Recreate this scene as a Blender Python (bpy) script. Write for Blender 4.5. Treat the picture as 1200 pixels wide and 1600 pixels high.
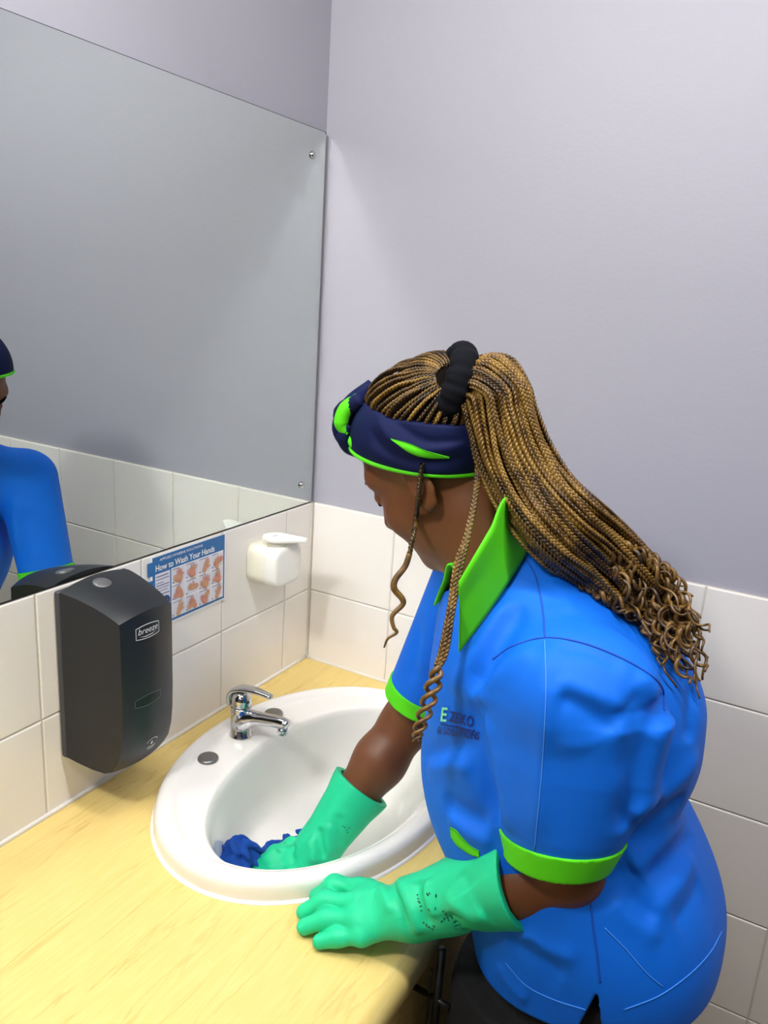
import bpy, bmesh, math, random
import numpy as np
from mathutils import Vector, Matrix

random.seed(7)
rng = np.random.default_rng(11)
sc = bpy.context.scene
COL = sc.collection
for o in list(bpy.data.objects):
    bpy.data.objects.remove(o)

# ------------------------------------------------------------------ camera
ZC = 0.85                       # height of the worktop above the floor
T = 0.2                         # wall tile pitch
FPX = 1230.46
CAM = np.array([0.91774, -1.37010, ZC + 0.79692])
YAW, PITCH, ROLL = -0.495757, -0.264777, 0.065988
_fw = np.array([math.sin(YAW) * math.cos(PITCH), math.cos(YAW) * math.cos(PITCH), math.sin(PITCH)])
_rt = np.array([math.cos(YAW), -math.sin(YAW), 0.0])
_up = np.cross(_rt, _fw)
RT = math.cos(ROLL) * _rt + math.sin(ROLL) * _up
UP = -math.sin(ROLL) * _rt + math.cos(ROLL) * _up
cam_d = bpy.data.cameras.new('camera')
cam = bpy.data.objects.new('camera', cam_d)
COL.objects.link(cam)
cam_d.sensor_fit = 'VERTICAL'
cam_d.sensor_height = 36.0
cam_d.lens = FPX / 1600 * 36.0
cam_d.clip_start = 0.02
cam.matrix_world = Matrix(((RT[0], UP[0], -_fw[0], CAM[0]), (RT[1], UP[1], -_fw[1], CAM[1]),
                           (RT[2], UP[2], -_fw[2], CAM[2]), (0, 0, 0, 1)))
sc.camera = cam


def ray(px):
    return _fw + RT * (px[0] - 600) / FPX - UP * (px[1] - 800) / FPX


def at_y(px, y):
    d = ray(px)
    return CAM + d * ((y - CAM[1]) / d[1])


def at_x(px, x):
    d = ray(px)
    return CAM + d * ((x - CAM[0]) / d[0])


def at_z(px, z):
    d = ray(px)
    return CAM + d * ((z - CAM[2]) / d[2])


def at_d(px, depth):
    return CAM + ray(px) * depth


# ------------------------------------------------------------------ world, lamps, exposure
world = bpy.data.worlds.new('world')
sc.world = world
world.use_nodes = True
world.node_tree.nodes['Background'].inputs[0].default_value = (0.85, 0.88, 1.0, 1)
world.node_tree.nodes['Background'].inputs[1].default_value = 0.3
CEIL = 2.45
LX0, LX1, LZ = 0.24, 1.75, 2.375         # both tube lamps span this in x, at this height
LAMPS = [(-0.75, 21.0), (-2.70, 5.0)]   # y of the lamp, watts; the rear lamp is added as fill light
DOWNLIGHT = (0.265, -1.60, 0.16, 12.0)   # x, y, size, watts; tilted towards the back wall
sc.view_settings.view_transform = 'Standard'
sc.view_settings.look = 'None'
sc.view_settings.exposure = 0.14
sc.view_settings.gamma = 1.0
sc.view_settings.use_curve_mapping = False
sc.cycles.blur_glossy = 0.0
sc.cycles.caustics_reflective = True
sc.cycles.max_bounces = 8
sc.cycles.diffuse_bounces = 4
sc.cycles.glossy_bounces = 6
sc.cycles.sample_clamp_indirect = 60.0


# ------------------------------------------------------------------ helpers
def lin(h):
    h = h.lstrip('#')
    r = []
    for i in (0, 2, 4):
        v = int(h[i:i + 2], 16) / 255
        r.append(v / 12.92 if v <= 0.04045 else ((v + 0.055) / 1.055) ** 2.4)
    return (r[0], r[1], r[2], 1.0)


def mat(name, color, rough=0.5, metal=0.0, spec=0.5, coat=0.0, sheen=0.0, sss=0.0,
        noise=None, bump=None, emit=None, trans=0.0):
    """noise=(scale, amount, detail): slight colour mottling; bump=(scale, strength)"""
    m = bpy.data.materials.new(name)
    m.use_nodes = True
    nt = m.node_tree
    b = nt.nodes['Principled BSDF']
    col = lin(color) if isinstance(color, str) else color
    b.inputs['Base Color'].default_value = col
    b.inputs['Roughness'].default_value = rough
    b.inputs['Metallic'].default_value = metal
    b.inputs['Specular IOR Level'].default_value = spec
    b.inputs['Coat Weight'].default_value = coat
    b.inputs['Sheen Weight'].default_value = sheen
    b.inputs['Transmission Weight'].default_value = trans
    if sss:
        b.inputs['Subsurface Weight'].default_value = sss
        b.inputs['Subsurface Scale'].default_value = 0.006
    if emit:
        b.inputs['Emission Color'].default_value = lin(emit[0])
        b.inputs['Emission Strength'].default_value = emit[1]
    tc = nt.nodes.new('ShaderNodeTexCoord')
    if noise:
        n = nt.nodes.new('ShaderNodeTexNoise')
        n.inputs['Scale'].default_value = noise[0]
        n.inputs['Detail'].default_value = noise[2] if len(noise) > 2 else 3
        nt.links.new(tc.outputs['Object'], n.inputs['Vector'])
        mx = nt.nodes.new('ShaderNodeMix')
        mx.data_type = 'RGBA'
        k = noise[1]
        mx.inputs['A'].default_value = (col[0] * (1 - k), col[1] * (1 - k), col[2] * (1 - k), 1)
        mx.inputs['B'].default_value = (min(1, col[0] * (1 + k)), min(1, col[1] * (1 + k)), min(1, col[2] * (1 + k)), 1)
        nt.links.new(n.outputs['Fac'], mx.inputs['Factor'])
        nt.links.new(mx.outputs['Result'], b.inputs['Base Color'])
    if bump:
        n2 = nt.nodes.new('ShaderNodeTexNoise')
        n2.inputs['Scale'].default_value = bump[0]
        n2.inputs['Detail'].default_value = 4
        nt.links.new(tc.outputs['Object'], n2.inputs['Vector'])
        bp = nt.nodes.new('ShaderNodeBump')
        bp.inputs['Strength'].default_value = bump[1]
        bp.inputs['Distance'].default_value = 0.002
        nt.links.new(n2.outputs['Fac'], bp.inputs['Height'])
        nt.links.new(bp.outputs['Normal'], b.inputs['Normal'])
    return m


def wood_mat(name, base, dark, light):
    m = bpy.data.materials.new(name)
    m.use_nodes = True
    nt = m.node_tree
    b = nt.nodes['Principled BSDF']
    tc = nt.nodes.new('ShaderNodeTexCoord')
    mp = nt.nodes.new('ShaderNodeMapping')
    mp.inputs['Scale'].default_value = (1.0, 0.10, 1.0)
    nt.links.new(tc.outputs['Object'], mp.inputs['Vector'])
    n1 = nt.nodes.new('ShaderNodeTexNoise')
    n1.inputs['Scale'].default_value = 26
    n1.inputs['Detail'].default_value = 6
    n1.inputs['Distortion'].default_value = 0.6
    n2 = nt.nodes.new('ShaderNodeTexNoise')
    n2.inputs['Scale'].default_value = 160
    n2.inputs['Detail'].default_value = 4
    n3 = nt.nodes.new('ShaderNodeTexNoise')
    n3.inputs['Scale'].default_value = 4.0
    n3.inputs['Detail'].default_value = 3
    for n in (n1, n2):
        nt.links.new(mp.outputs['Vector'], n.inputs['Vector'])
    nt.links.new(tc.outputs['Object'], n3.inputs['Vector'])
    # thin grain lines where the stretched noise crosses a level
    md = nt.nodes.new('ShaderNodeMath'); md.operation = 'MULTIPLY'; md.inputs[1].default_value = 9.0
    nt.links.new(n1.outputs['Fac'], md.inputs[0])
    fr = nt.nodes.new('ShaderNodeMath'); fr.operation = 'PINGPONG'; fr.inputs[1].default_value = 1.0
    nt.links.new(md.outputs[0], fr.inputs[0])
    rp = nt.nodes.new('ShaderNodeValToRGB')
    rp.color_ramp.elements[0].position = 0.0
    rp.color_ramp.elements[0].color = lin(dark)
    rp.color_ramp.elements[1].position = 0.16
    rp.color_ramp.elements[1].color = lin(base)
    nt.links.new(fr.outputs[0], rp.inputs['Fac'])
    mx = nt.nodes.new('ShaderNodeMix'); mx.data_type = 'RGBA'
    nt.links.new(n3.outputs['Fac'], mx.inputs['Factor'])
    mx.inputs['A'].default_value = lin(base)
    nt.links.new(rp.outputs['Color'], mx.inputs['B'])
    rp2 = nt.nodes.new('ShaderNodeValToRGB')
    rp2.color_ramp.elements[0].position = 0.42
    rp2.color_ramp.elements[0].color = (0, 0, 0, 1)
    rp2.color_ramp.elements[1].position = 0.75
    rp2.color_ramp.elements[1].color = (0.55, 0.55, 0.55, 1)
    nt.links.new(n2.outputs['Fac'], rp2.inputs['Fac'])
    mx2 = nt.nodes.new('ShaderNodeMix'); mx2.data_type = 'RGBA'
    nt.links.new(rp2.outputs['Color'], mx2.inputs['Factor'])
    nt.links.new(mx.outputs['Result'], mx2.inputs['A'])
    mx2.inputs['B'].default_value = lin(light)
    nt.links.new(mx2.outputs['Result'], b.inputs['Base Color'])
    b.inputs['Roughness'].default_value = 0.38
    b.inputs['Specular IOR Level'].default_value = 0.35
    return m


def tag(o, label=None, cat=None, group=None, kind=None):
    if label: o['label'] = label
    if cat: o['category'] = cat
    if group: o['group'] = group
    if kind: o['kind'] = kind
    return o


def link(name, me, m=None, parent=None, smooth=False):
    if m is not None and not me.materials:
        me.materials.append(m)
    o = bpy.data.objects.new(name, me)
    COL.objects.link(o)
    if parent is not None:
        o.parent = parent
    if smooth:
        me.polygons.foreach_set('use_smooth', [True] * len(me.polygons))
    return o


def mesh(name, v, f, m=None, parent=None, smooth=False):
    me = bpy.data.meshes.new(name)
    if isinstance(v, np.ndarray) and isinstance(f, np.ndarray):
        v = np.ascontiguousarray(v, dtype=np.float32)
        k = f.shape[1]
        me.vertices.add(len(v)); me.vertices.foreach_set('co', v.ravel())
        me.loops.add(f.size); me.loops.foreach_set('vertex_index', f.astype(np.int32).ravel())
        me.polygons.add(len(f))
        me.polygons.foreach_set('loop_start', np.arange(0, f.size, k, dtype=np.int32))
        me.update(calc_edges=True)
        me.validate()
    else:
        me.from_pydata([tuple(map(float, p)) for p in v], [], [tuple(map(int, q)) for q in f])
        me.update()
    return link(name, me, m, parent, smooth)


def empty(name, loc=(0, 0, 0)):
    # an Empty at the thing's base; children are built in world space and re-based
    o = bpy.data.objects.new(name, None)
    COL.objects.link(o)
    o.location = loc
    o.empty_display_size = 0.05
    return o


def adopt(parent, *kids):
    pl = Vector(parent.location)
    for k in kids:
        k.parent = parent
        k.matrix_parent_inverse = Matrix.Translation(-pl)


def bm_obj(name, bm, m=None, parent=None, smooth=False):
    bmesh.ops.recalc_face_normals(bm, faces=bm.faces)
    me = bpy.data.meshes.new(name)
    bm.to_mesh(me)
    bm.free()
    return link(name, me, m, parent, smooth)


def bm_box(bm, lo, hi):
    x0, y0, z0 = lo
    x1, y1, z1 = hi
    vs = [bm.verts.new(p) for p in ((x0, y0, z0), (x1, y0, z0), (x1, y1, z0), (x0, y1, z0),
                                    (x0, y0, z1), (x1, y0, z1), (x1, y1, z1), (x0, y1, z1))]
    for q in ((0, 3, 2, 1), (4, 5, 6, 7), (0, 1, 5, 4), (1, 2, 6, 5), (2, 3, 7, 6), (3, 0, 4, 7)):
        bm.faces.new([vs[i] for i in q])
    return vs


def box(name, lo, hi, m, parent=None, bevel=0.0, segs=2, smooth=False):
    bm = bmesh.new()
    bm_box(bm, lo, hi)
    if bevel:
        bmesh.ops.bevel(bm, geom=bm.edges[:], offset=bevel, segments=segs, affect='EDGES', profile=0.5)
    return bm_obj(name, bm, m, parent, smooth)


def loft(rings, close_ring=True, cap0=False, cap1=False):
    """rings: list of (n,3) arrays -> verts, faces"""
    n = len(rings[0])
    v = np.concatenate(rings)
    f = []
    for i in range(len(rings) - 1):
        for j in range(n if close_ring else n - 1):
            k = (j + 1) % n
            f.append((i * n + j, i * n + k, (i + 1) * n + k, (i + 1) * n + j))
    if cap0: f.append(tuple(range(n - 1, -1, -1)))
    if cap1: f.append(tuple(range((len(rings) - 1) * n, len(rings) * n)))
    return v, f


def catmull(P, n):
    """smooth curve through the rows of P, n samples"""
    P = np.asarray(P, float)
    Q = np.vstack([2 * P[0] - P[1], P, 2 * P[-1] - P[-2]])
    s = np.linspace(0, len(P) - 1 - 1e-9, n)
    i = s.astype(int)
    t = (s - i)[:, None]
    a, b, c, d = Q[i], Q[i + 1], Q[i + 2], Q[i + 3]
    return 0.5 * (2 * b + (c - a) * t + (2 * a - 5 * b + 4 * c - d) * t * t + (3 * b - a - 3 * c + d) * t ** 3)


def frames(P):
    P = np.asarray(P, float)
    t = np.gradient(P, axis=0)
    t /= np.linalg.norm(t, axis=1)[:, None] + 1e-12
    u = np.cross(t[0], [0.3, 0.1, 0.95])
    if np.linalg.norm(u) < 1e-3: u = np.cross(t[0], [1, 0, 0])
    u /= np.linalg.norm(u)
    U = []
    for k in range(len(P)):
        u = u - t[k] * (u @ t[k])
        u /= np.linalg.norm(u) + 1e-12
        U.append(u)
    U = np.array(U)
    return t, U, np.cross(t, U)


def tube_vf(P, r, segs=8, caps=True, flat=1.0):
    P = np.asarray(P, float)
    r = np.broadcast_to(np.asarray(r, float), (len(P),))
    t, U, W = frames(P)
    a = np.linspace(0, 2 * math.pi, segs, endpoint=False)
    rings = [P[k] + r[k] * (np.cos(a)[:, None] * U[k] + flat * np.sin(a)[:, None] * W[k]) for k in range(len(P))]
    return loft(rings, True, caps, caps)


def tube(name, P, r, m, parent=None, segs=8, caps=True, flat=1.0):
    v, f = tube_vf(P, r, segs, caps, flat)
    return mesh(name, v, f, m, parent, True)


def lathe(name, prof, m, parent=None, origin=(0, 0, 0), axis='z', segs=32, smooth=True, xdir=None):
    """prof: (radius, height) pairs"""
    a = np.linspace(0, 2 * math.pi, segs, endpoint=False)
    rings = []
    for r, h in prof:
        r = max(r, 1e-5)
        c, s, z = r * np.cos(a), r * np.sin(a), np.full(segs, float(h))
        if axis == 'z': p = np.stack([c, s, z], 1)
        elif axis == 'x': p = np.stack([z, c, s], 1)
        else: p = np.stack([s, z, c], 1)
        rings.append(p + np.array(origin))
    v, f = loft(rings, True, True, True)
    o = mesh(name, v, f, m, parent, smooth)
    return o


def text_vf(s, size=1.0, extrude=0.0, spacing=1.0, shear=0.0, bold=0.0):
    cu = bpy.data.curves.new('text', 'FONT')
    cu.body = s
    cu.size = size
    cu.extrude = extrude
    cu.space_character = spacing
    cu.shear = shear
    cu.offset = bold
    cu.resolution_u = 3
    o = bpy.data.objects.new('text', cu)
    COL.objects.link(o)
    dg = bpy.context.evaluated_depsgraph_get()
    ev = o.evaluated_get(dg)
    me = ev.to_mesh()
    v = np.array([x.co[:] for x in me.vertices]).reshape(-1, 3)
    f = [tuple(p.vertices) for p in me.polygons]
    ev.to_mesh_clear()
    bpy.data.objects.remove(o)
    bpy.data.curves.remove(cu)
    return v, f

# ------------------------------------------------------------------ materials
M_PAINT = mat('lilac_grey_paint', '#a5a4b0', rough=0.55, spec=0.3, noise=(3.0, 0.02), bump=(160, 0.12))
M_PAINT2 = mat('darkened_unseen_wall', '#85848e', rough=0.6)  # unseen right and front walls, made darker to cut bounced fill light
M_CEIL = mat('ceiling_white', '#e8e8e6', rough=0.8)
M_TILE = mat('white_glazed_tile', '#ebe7e3', rough=0.22, spec=0.4, noise=(5.0, 0.015))
M_GROUT = mat('grout', '#cfc8bf', rough=0.85, noise=(40, 0.08))
M_FLOOR = mat('beige_floor_tile', '#8f7f60', rough=0.5, noise=(9, 0.08))
M_WOOD = wood_mat('maple_laminate', '#dcc278', '#c29e54', '#e5ce8c')
M_CERAMIC = mat('white_ceramic', '#eeebe6', rough=0.12, spec=0.5, coat=0.3)
M_CHROME = mat('chrome', '#c9c9cc', rough=0.09, metal=1.0)
M_STEEL = mat('brushed_steel', '#8f8e8b', rough=0.38, metal=1.0)
M_DARKHOLE = mat('dark_hole', '#101010', rough=0.6)
M_SEAL = mat('silicone_sealant', '#d9d4cc', rough=0.5, noise=(30, 0.1))
M_MIRROR = mat('mirror_silver', (0.69, 0.735, 0.70, 1), rough=0.0, metal=1.0)
M_MEDGE = mat('mirror_edge', '#2c3033', rough=0.4)
M_BLACKPL = mat('charcoal_plastic', '#171a20', rough=0.4, spec=0.45)
M_BLACKPL2 = mat('charcoal_plastic_backplate', '#3a3c43', rough=0.5)
M_GREYPL = mat('grey_button_plastic', '#6d6d70', rough=0.35, metal=0.5)
M_WINDOW = mat('smoked_level_window', '#07110f', rough=0.3, spec=0.4)
M_PRINTW = mat('pale_print', '#dfe2e4', rough=0.6)
M_WHITEPL = mat('white_plastic', '#f1f0ea', rough=0.35)
M_WHITEPL2 = mat('cream_white_plastic', '#ece9d8', rough=0.4)
M_PAPER = mat('paper', '#f0eeec', rough=0.6)
M_PRINTBLUE = mat('print_blue', '#1767a8', rough=0.45, noise=(60, 0.06))
M_PRINTNAVY = mat('print_navy', '#123a72', rough=0.45)
M_PANEL = mat('print_panel', '#dcdae6', rough=0.6)
M_PRINTSKIN = mat('print_skin', '#cf9a78', rough=0.6, noise=(120, 0.15))
M_PRINTSKIN2 = mat('print_skin_pink', '#d48f7d', rough=0.6, noise=(120, 0.15))
M_PRINTGREY = mat('print_grey', '#77738a', rough=0.6)
M_BLACKMETAL = mat('black_powder_coated_metal', '#121212', rough=0.4, spec=0.5)
M_LAMP = mat('lamp_diffuser', '#ffffff', rough=0.6, emit=('#fffaf2', 2.0))
M_LAMP.cycles.emission_sampling = "NONE"

# ------------------------------------------------------------------ room shell
TZ = ZC + 1.8164 * T             # top edge of the tiling
RX, RY = 3.4, -3.4
wl = tag(box('wall_left', (-0.16, RY, 0), (-0.008, 0.008, CEIL), M_PAINT), kind='structure')
wb = tag(box('wall_back', (-0.16, 0.008, 0), (RX, 0.16, CEIL), M_PAINT), kind='structure')
wr = tag(box('wall_right', (RX, RY, 0), (RX + 0.15, 0.16, CEIL), M_PAINT2), kind='structure')
wf = tag(box('wall_front', (-0.16, RY - 0.15, 0), (RX + 0.15, RY, CEIL), M_PAINT2), kind='structure')
tag(box('floor', (-0.16, RY - 0.15, -0.1), (RX + 0.15, 0.16, 0), M_FLOOR), kind='structure')
tag(box('ceiling', (-0.16, RY - 0.15, CEIL), (RX + 0.15, 0.16, CEIL + 0.1), M_CEIL), kind='structure')


def tile_mesh(w, h, key={}):
    k = (round(w, 4), round(h, 4))
    if k not in key:
        bm = bmesh.new()
        g, t, b = 0.0012, 0.0075, 0.0022
        # a cushion-edged tile lying in the u (width), v (height) plane, face at +n
        lo = [(-w / 2 + g, 0, -h / 2 + g), (w / 2 - g, 0, -h / 2 + g), (w / 2 - g, 0, h / 2 - g), (-w / 2 + g, 0, h / 2 - g)]
        rings = []
        for ins, dep in ((0, 0), (0, -t + 0.0016), (0.0009, -t + 0.0005), (b, -t)):
            rings.append([bm.verts.new((x - math.copysign(ins, x), dep, z - math.copysign(ins, z))) for x, _, z in lo])
        for a, c in zip(rings[:-1], rings[1:]):
            for i in range(4):
                j = (i + 1) % 4
                bm.faces.new((a[i], a[j], c[j], c[i]))
        bm.faces.new(rings[-1])
        bmesh.ops.recalc_face_normals(bm, faces=bm.faces)
        me = bpy.data.meshes.new('tile')
        bm.to_mesh(me); bm.free()
        me.materials.append(M_TILE)
        key[k] = me
    return key[k]


rows = [(TZ - T, TZ)]
z = TZ - T
while z > 0.01:
    rows.append((max(0.0, z - T), z)); z -= T
# back wall: face of the tiling at y = 0
box('grout', (0.0, 0.002, 0.0), (2.41, 0.0085, TZ - 0.001), M_GROUT, wb)
for z0, z1 in rows:
    for c in range(12):
        o = bpy.data.objects.new('tile', tile_mesh(T, z1 - z0))
        COL.objects.link(o); o.parent = wb
        o.location = (0.002 + (c + 0.5) * T + (1.0089 - 1.0) * T, 0.0075 + random.uniform(-.0004, .0002), (z0 + z1) / 2)
        o.rotation_euler = (random.gauss(0, 0.0012), 0, random.gauss(0, 0.0012))
# left wall: only the two courses above the worktop show; face of the tiling at x = 0
box('grout', (-0.0085, -2.3, ZC - 0.02), (-0.002, 0.0, TZ - 0.001), M_GROUT, wl)
edges = [0.0] + [-(0.4524 + k) * T for k in range(11)]
for z0, z1 in ((TZ - T, TZ), (ZC - 0.004, TZ - T)):
    for y1, y0 in zip(edges[:-1], edges[1:]):
        o = bpy.data.objects.new('tile', tile_mesh(y1 - y0, z1 - z0))
        COL.objects.link(o); o.parent = wl
        o.location = (-0.0075 + random.uniform(-.0002, .0004), (y0 + y1) / 2, (z0 + z1) / 2)
        o.rotation_euler = (random.gauss(0, 0.0012), 0, math.pi / 2 + random.gauss(0, 0.0012))

box('corner_grout', (-.0085, -.0035, 0.0), (.0035, .0085, TZ - .001), M_GROUT, wb)

# ceiling battens: a housing on the ceiling and a V-shaped glowing diffuser under it
for n, (ly, watts) in enumerate(LAMPS):
    lx = (LX0 + LX1) / 2
    root = empty('ceiling_lamp', (lx, ly, CEIL))
    tag(root, ['long tube lamp on the ceiling in front of the back wall', 'unseen tube lamp added behind the camera as fill light'][n], 'lamp')
    h = box('housing', (LX0 - .03, ly - .03, LZ + .012), (LX1 + .03, ly + .03, CEIL), M_WHITEPL)
    bm = bmesh.new()
    pr = [(-.030, LZ + .0115), (-.030, LZ + .004), (0.0, LZ - .022), (.030, LZ + .004), (.030, LZ + .0115)]
    va = [bm.verts.new((LX0, ly + q, zz)) for q, zz in pr]; vb = [bm.verts.new((LX1, ly + q, zz)) for q, zz in pr]
    for i in range(5):
        j = (i + 1) % 5
        bm.faces.new((va[i], va[j], vb[j], vb[i]))
    bm.faces.new(va[::-1]); bm.faces.new(vb)
    d = bm_obj('diffuser', bm, M_LAMP)
    adopt(root, h, d)
    for sg in (-1, 1):
        ld = bpy.data.lights.new('lamp_light', 'AREA')
        ld.shape = 'RECTANGLE'; ld.size = LX1 - LX0; ld.size_y = .060; ld.energy = watts / 2
        ld.color = (1.0, 0.985, 0.96)
        lo = bpy.data.objects.new('lamp_light', ld)
        COL.objects.link(lo)
        lo.location = (lx, ly + sg * .018, LZ - .014)
        lo.rotation_euler = (sg * math.radians(41), 0, 0)
        adopt(root, lo)

# a small square spot lamp close to the mirror wall, tilted towards the back wall
dlx, dly, dls, dlw = DOWNLIGHT
root = empty('ceiling_spot', (dlx, dly, CEIL))
tag(root, 'small square tilting spot lamp on the ceiling close to the mirror wall', 'lamp')
tm = Matrix.Translation((dlx, dly, LZ)) @ Matrix.Rotation(math.radians(48), 4, 'X')
h = box('housing', (-dls / 2 - .008, -dls / 2 - .008, .004), (dls / 2 + .008, dls / 2 + .008, .030), M_WHITEPL)
d = box('diffuser', (-dls / 2, -dls / 2, .0015), (dls / 2, dls / 2, .0039), M_LAMP)
stem = tube('stem', [(0, 0, .030), (0, .01, .045), (0, .02, .060)], .01, M_WHITEPL)
ld = bpy.data.lights.new('lamp_light', 'AREA')
ld.shape = 'SQUARE'; ld.size = dls; ld.energy = dlw
ld.color = (1.0, 0.985, 0.96)
lo = bpy.data.objects.new('lamp_light', ld)
COL.objects.link(lo)
for q in (h, d, stem, lo):
    q.matrix_world = tm
adopt(root, h, d, stem, lo)

# ------------------------------------------------------------------ mirror
MZ0, MZ1, MY0, MY1 = ZC + 1.8264 * T, ZC + 5.4751 * T, -1.45, -0.0035
mir = empty('wall_mirror', (0, -0.6, MZ0))
tag(mir, 'large frameless mirror screwed to the wall above the sink', 'mirror')
bm = bmesh.new()
bm_box(bm, (-0.0065, MY0, MZ0), (-0.0008, MY1, MZ1))
slab = bm_obj('glass_edge', bm, M_MEDGE)
bm = bmesh.new()
vs = [bm.verts.new(p) for p in ((0, MY0 + .001, MZ0 + .0012), (0, MY1 - .001, MZ0 + .0012), (0, MY1 - .001, MZ1 - .006), (0, MY1 - .005, MZ1 - .0012), (0, MY0 + .001, MZ1 - .0012))]
vb = [bm.verts.new((-0.0012, v.co.y, v.co.z)) for v in vs]
bm.faces.new(vs); bm.faces.new(vb[::-1])
for i in range(5):
    bm.faces.new((vs[i], vb[i], vb[(i + 1) % 5], vs[(i + 1) % 5]))
face = bm_obj('reflecting_face', bm, M_MIRROR)
adopt(mir, slab, face)
for sy, sz in ((-0.0475, ZC + 5.235 * T), (-0.044, ZC + 2.045 * T)):
    s = lathe('screw_cap', [(0.0, 0.0005), (0.0075, 0.0005), (0.0075, 0.001), (0.0066, 0.0034), (0.0045, 0.005), (0.0, 0.0056)], M_CHROME, None, (0, sy, sz), 'x', 20)
    adopt(mir, s)

# ------------------------------------------------------------------ counter
counter = empty('vanity_counter', (0.3, -0.8, 0))
tag(counter, 'pale maple laminate vanity counter with rounded front edge', 'counter')
BX, BY = 0.2873, -0.3755
NS = 128
XF, YN, RR = 0.583, -1.75, 0.022
bm = bmesh.new()
ang = [2 * math.pi * k / NS for k in range(NS)]
corner = [math.atan2(yy - BY, xx - BX) % (2 * math.pi) for xx, yy in ((XF, 0), (0, 0), (0, YN), (XF, YN))]
ang = sorted(set([round(a, 6) for a in ang + corner]))
inn, out = [], []
for a in ang:
    c, s = math.cos(a), math.sin(a)
    inn.append((BX + 0.206 * c, BY + 0.283 * s, ZC))
    tt = []
    if c > 1e-9: tt.append((XF - BX) / c)
    if c < -1e-9: tt.append((0 - BX) / c)
    if s > 1e-9: tt.append((0 - BY) / s)
    if s < -1e-9: tt.append((YN - BY) / s)
    t = min(tt)
    out.append((BX + t * c, BY + t * s, ZC))
iv = [bm.verts.new(p) for p in inn]; ov = [bm.verts.new(p) for p in out]
il = [bm.verts.new((p[0], p[1], ZC - 0.032)) for p in inn]; ol = [bm.verts.new((p[0], p[1], ZC - 0.032)) for p in out]
n = len(ang)
for i in range(n):
    j = (i + 1) % n
    bm.faces.new((iv[i], ov[i], ov[j], iv[j]))
    bm.faces.new((il[j], ol[j], ol[i], il[i]))
    bm.faces.new((iv[j], il[j], il[i], iv[i]))
prof = [(XF, ZC)] + [(XF + RR * math.sin(a), ZC - RR + RR * math.cos(a)) for a in np.linspace(0.05, math.pi / 2, 12)] + [(XF + RR, ZC - 0.034), (XF + RR - 0.006, ZC - 0.040), (XF, ZC - 0.032)]
va = [bm.verts.new((x, YN, zz)) for x, zz in prof]; vb = [bm.verts.new((x, 0, zz)) for x, zz in prof]
for i in range(len(prof) - 1):
    bm.faces.new((va[i], va[i + 1], vb[i + 1], vb[i]))
bm.faces.new(va[::-1]); bm.faces.new(vb)
bmesh.ops.remove_doubles(bm, verts=bm.verts[:], dist=1e-5)
wt = bm_obj('worktop', bm, M_WOOD)
for p in wt.data.polygons:
    p.use_smooth = abs(p.normal.x) > 0.02 and p.center.x > XF - .001
fp = box('front_panel', (XF - 0.02, YN, 0.1), (XF - 0.002, -0.002, ZC - 0.0325), M_WOOD)
pl = box('plinth', (XF - 0.07, YN, 0.0), (XF - 0.052, -0.002, 0.1), M_BLACKMETAL)
ep = box('end_panel', (0.002, YN, 0.0), (XF - 0.0205, YN + 0.018, ZC - 0.0325), M_WOOD)
adopt(counter, wt, fp, pl, ep)


def bead(name, P, parent):
    o = tube(name, P, 0.0042, M_SEAL, parent, 8)
    return o


b1 = bead('sealant_bead', [(0.0012, y, ZC + 0.0012) for y in np.linspace(YN, -0.001, 40)], None)
b2 = bead('sealant_bead', [(x, -0.0012, ZC + 0.0005) for x in np.linspace(0.001, XF, 20)], None)
adopt(counter, b1, b2)

# ------------------------------------------------------------------ basin
basin = empty('wash_basin', (BX, BY, ZC))
tag(basin, 'oval white ceramic drop-in wash basin set into the counter', 'sink')
key = np.array([  # cx, cy, a, b, z
    (BX, BY, .2290, .3060, .0004), (BX, BY, .2290, .3060, .006), (BX, BY, .2285, .3055, .016), (BX, BY, .2268, .3038, .0235), (BX, BY, .2225, .2995, .0288),
    (BX, BY, .2160, .2930, .0312), (BX + .001, BY, .2080, .2850, .0308), (BX + .002, BY, .2010, .2780, .0285), (BX + .003, BY, .1955, .2725, .0258), (BX + .006, BY, .1890, .2680, .0248),
    (BX + .020, BY - .003, .1720, .2640, .0240), (BX + .030, BY - .005, .1600, .2600, .0222), (BX + .032, BY - .006, .1545, .2560, .0170), (BX + .032, BY - .006, .1510, .2510, .0060), (BX + .030, BY - .007, .1470, .2420, -.018),
    (BX + .024, BY - .008, .1380, .2260, -.055), (BX + .014, BY - .010, .1240, .1980, -.092), (BX + .002, BY - .012, .0990, .1520, -.118), (BX - .006, BY - .014, .0640, .0930, -.1290), (BX - .012, BY - .016, .0360, .0420, -.1325), (BX - .014, BY - .016, .0300, .0300, -.1335)])
fine = catmull(key, 110)
a = np.linspace(0, 2 * math.pi, 112, endpoint=False)
rings = [np.stack([cx + aa * np.cos(a), cy + bb * np.sin(a), np.full(len(a), ZC + zz)], 1) for cx, cy, aa, bb, zz in fine]
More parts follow.
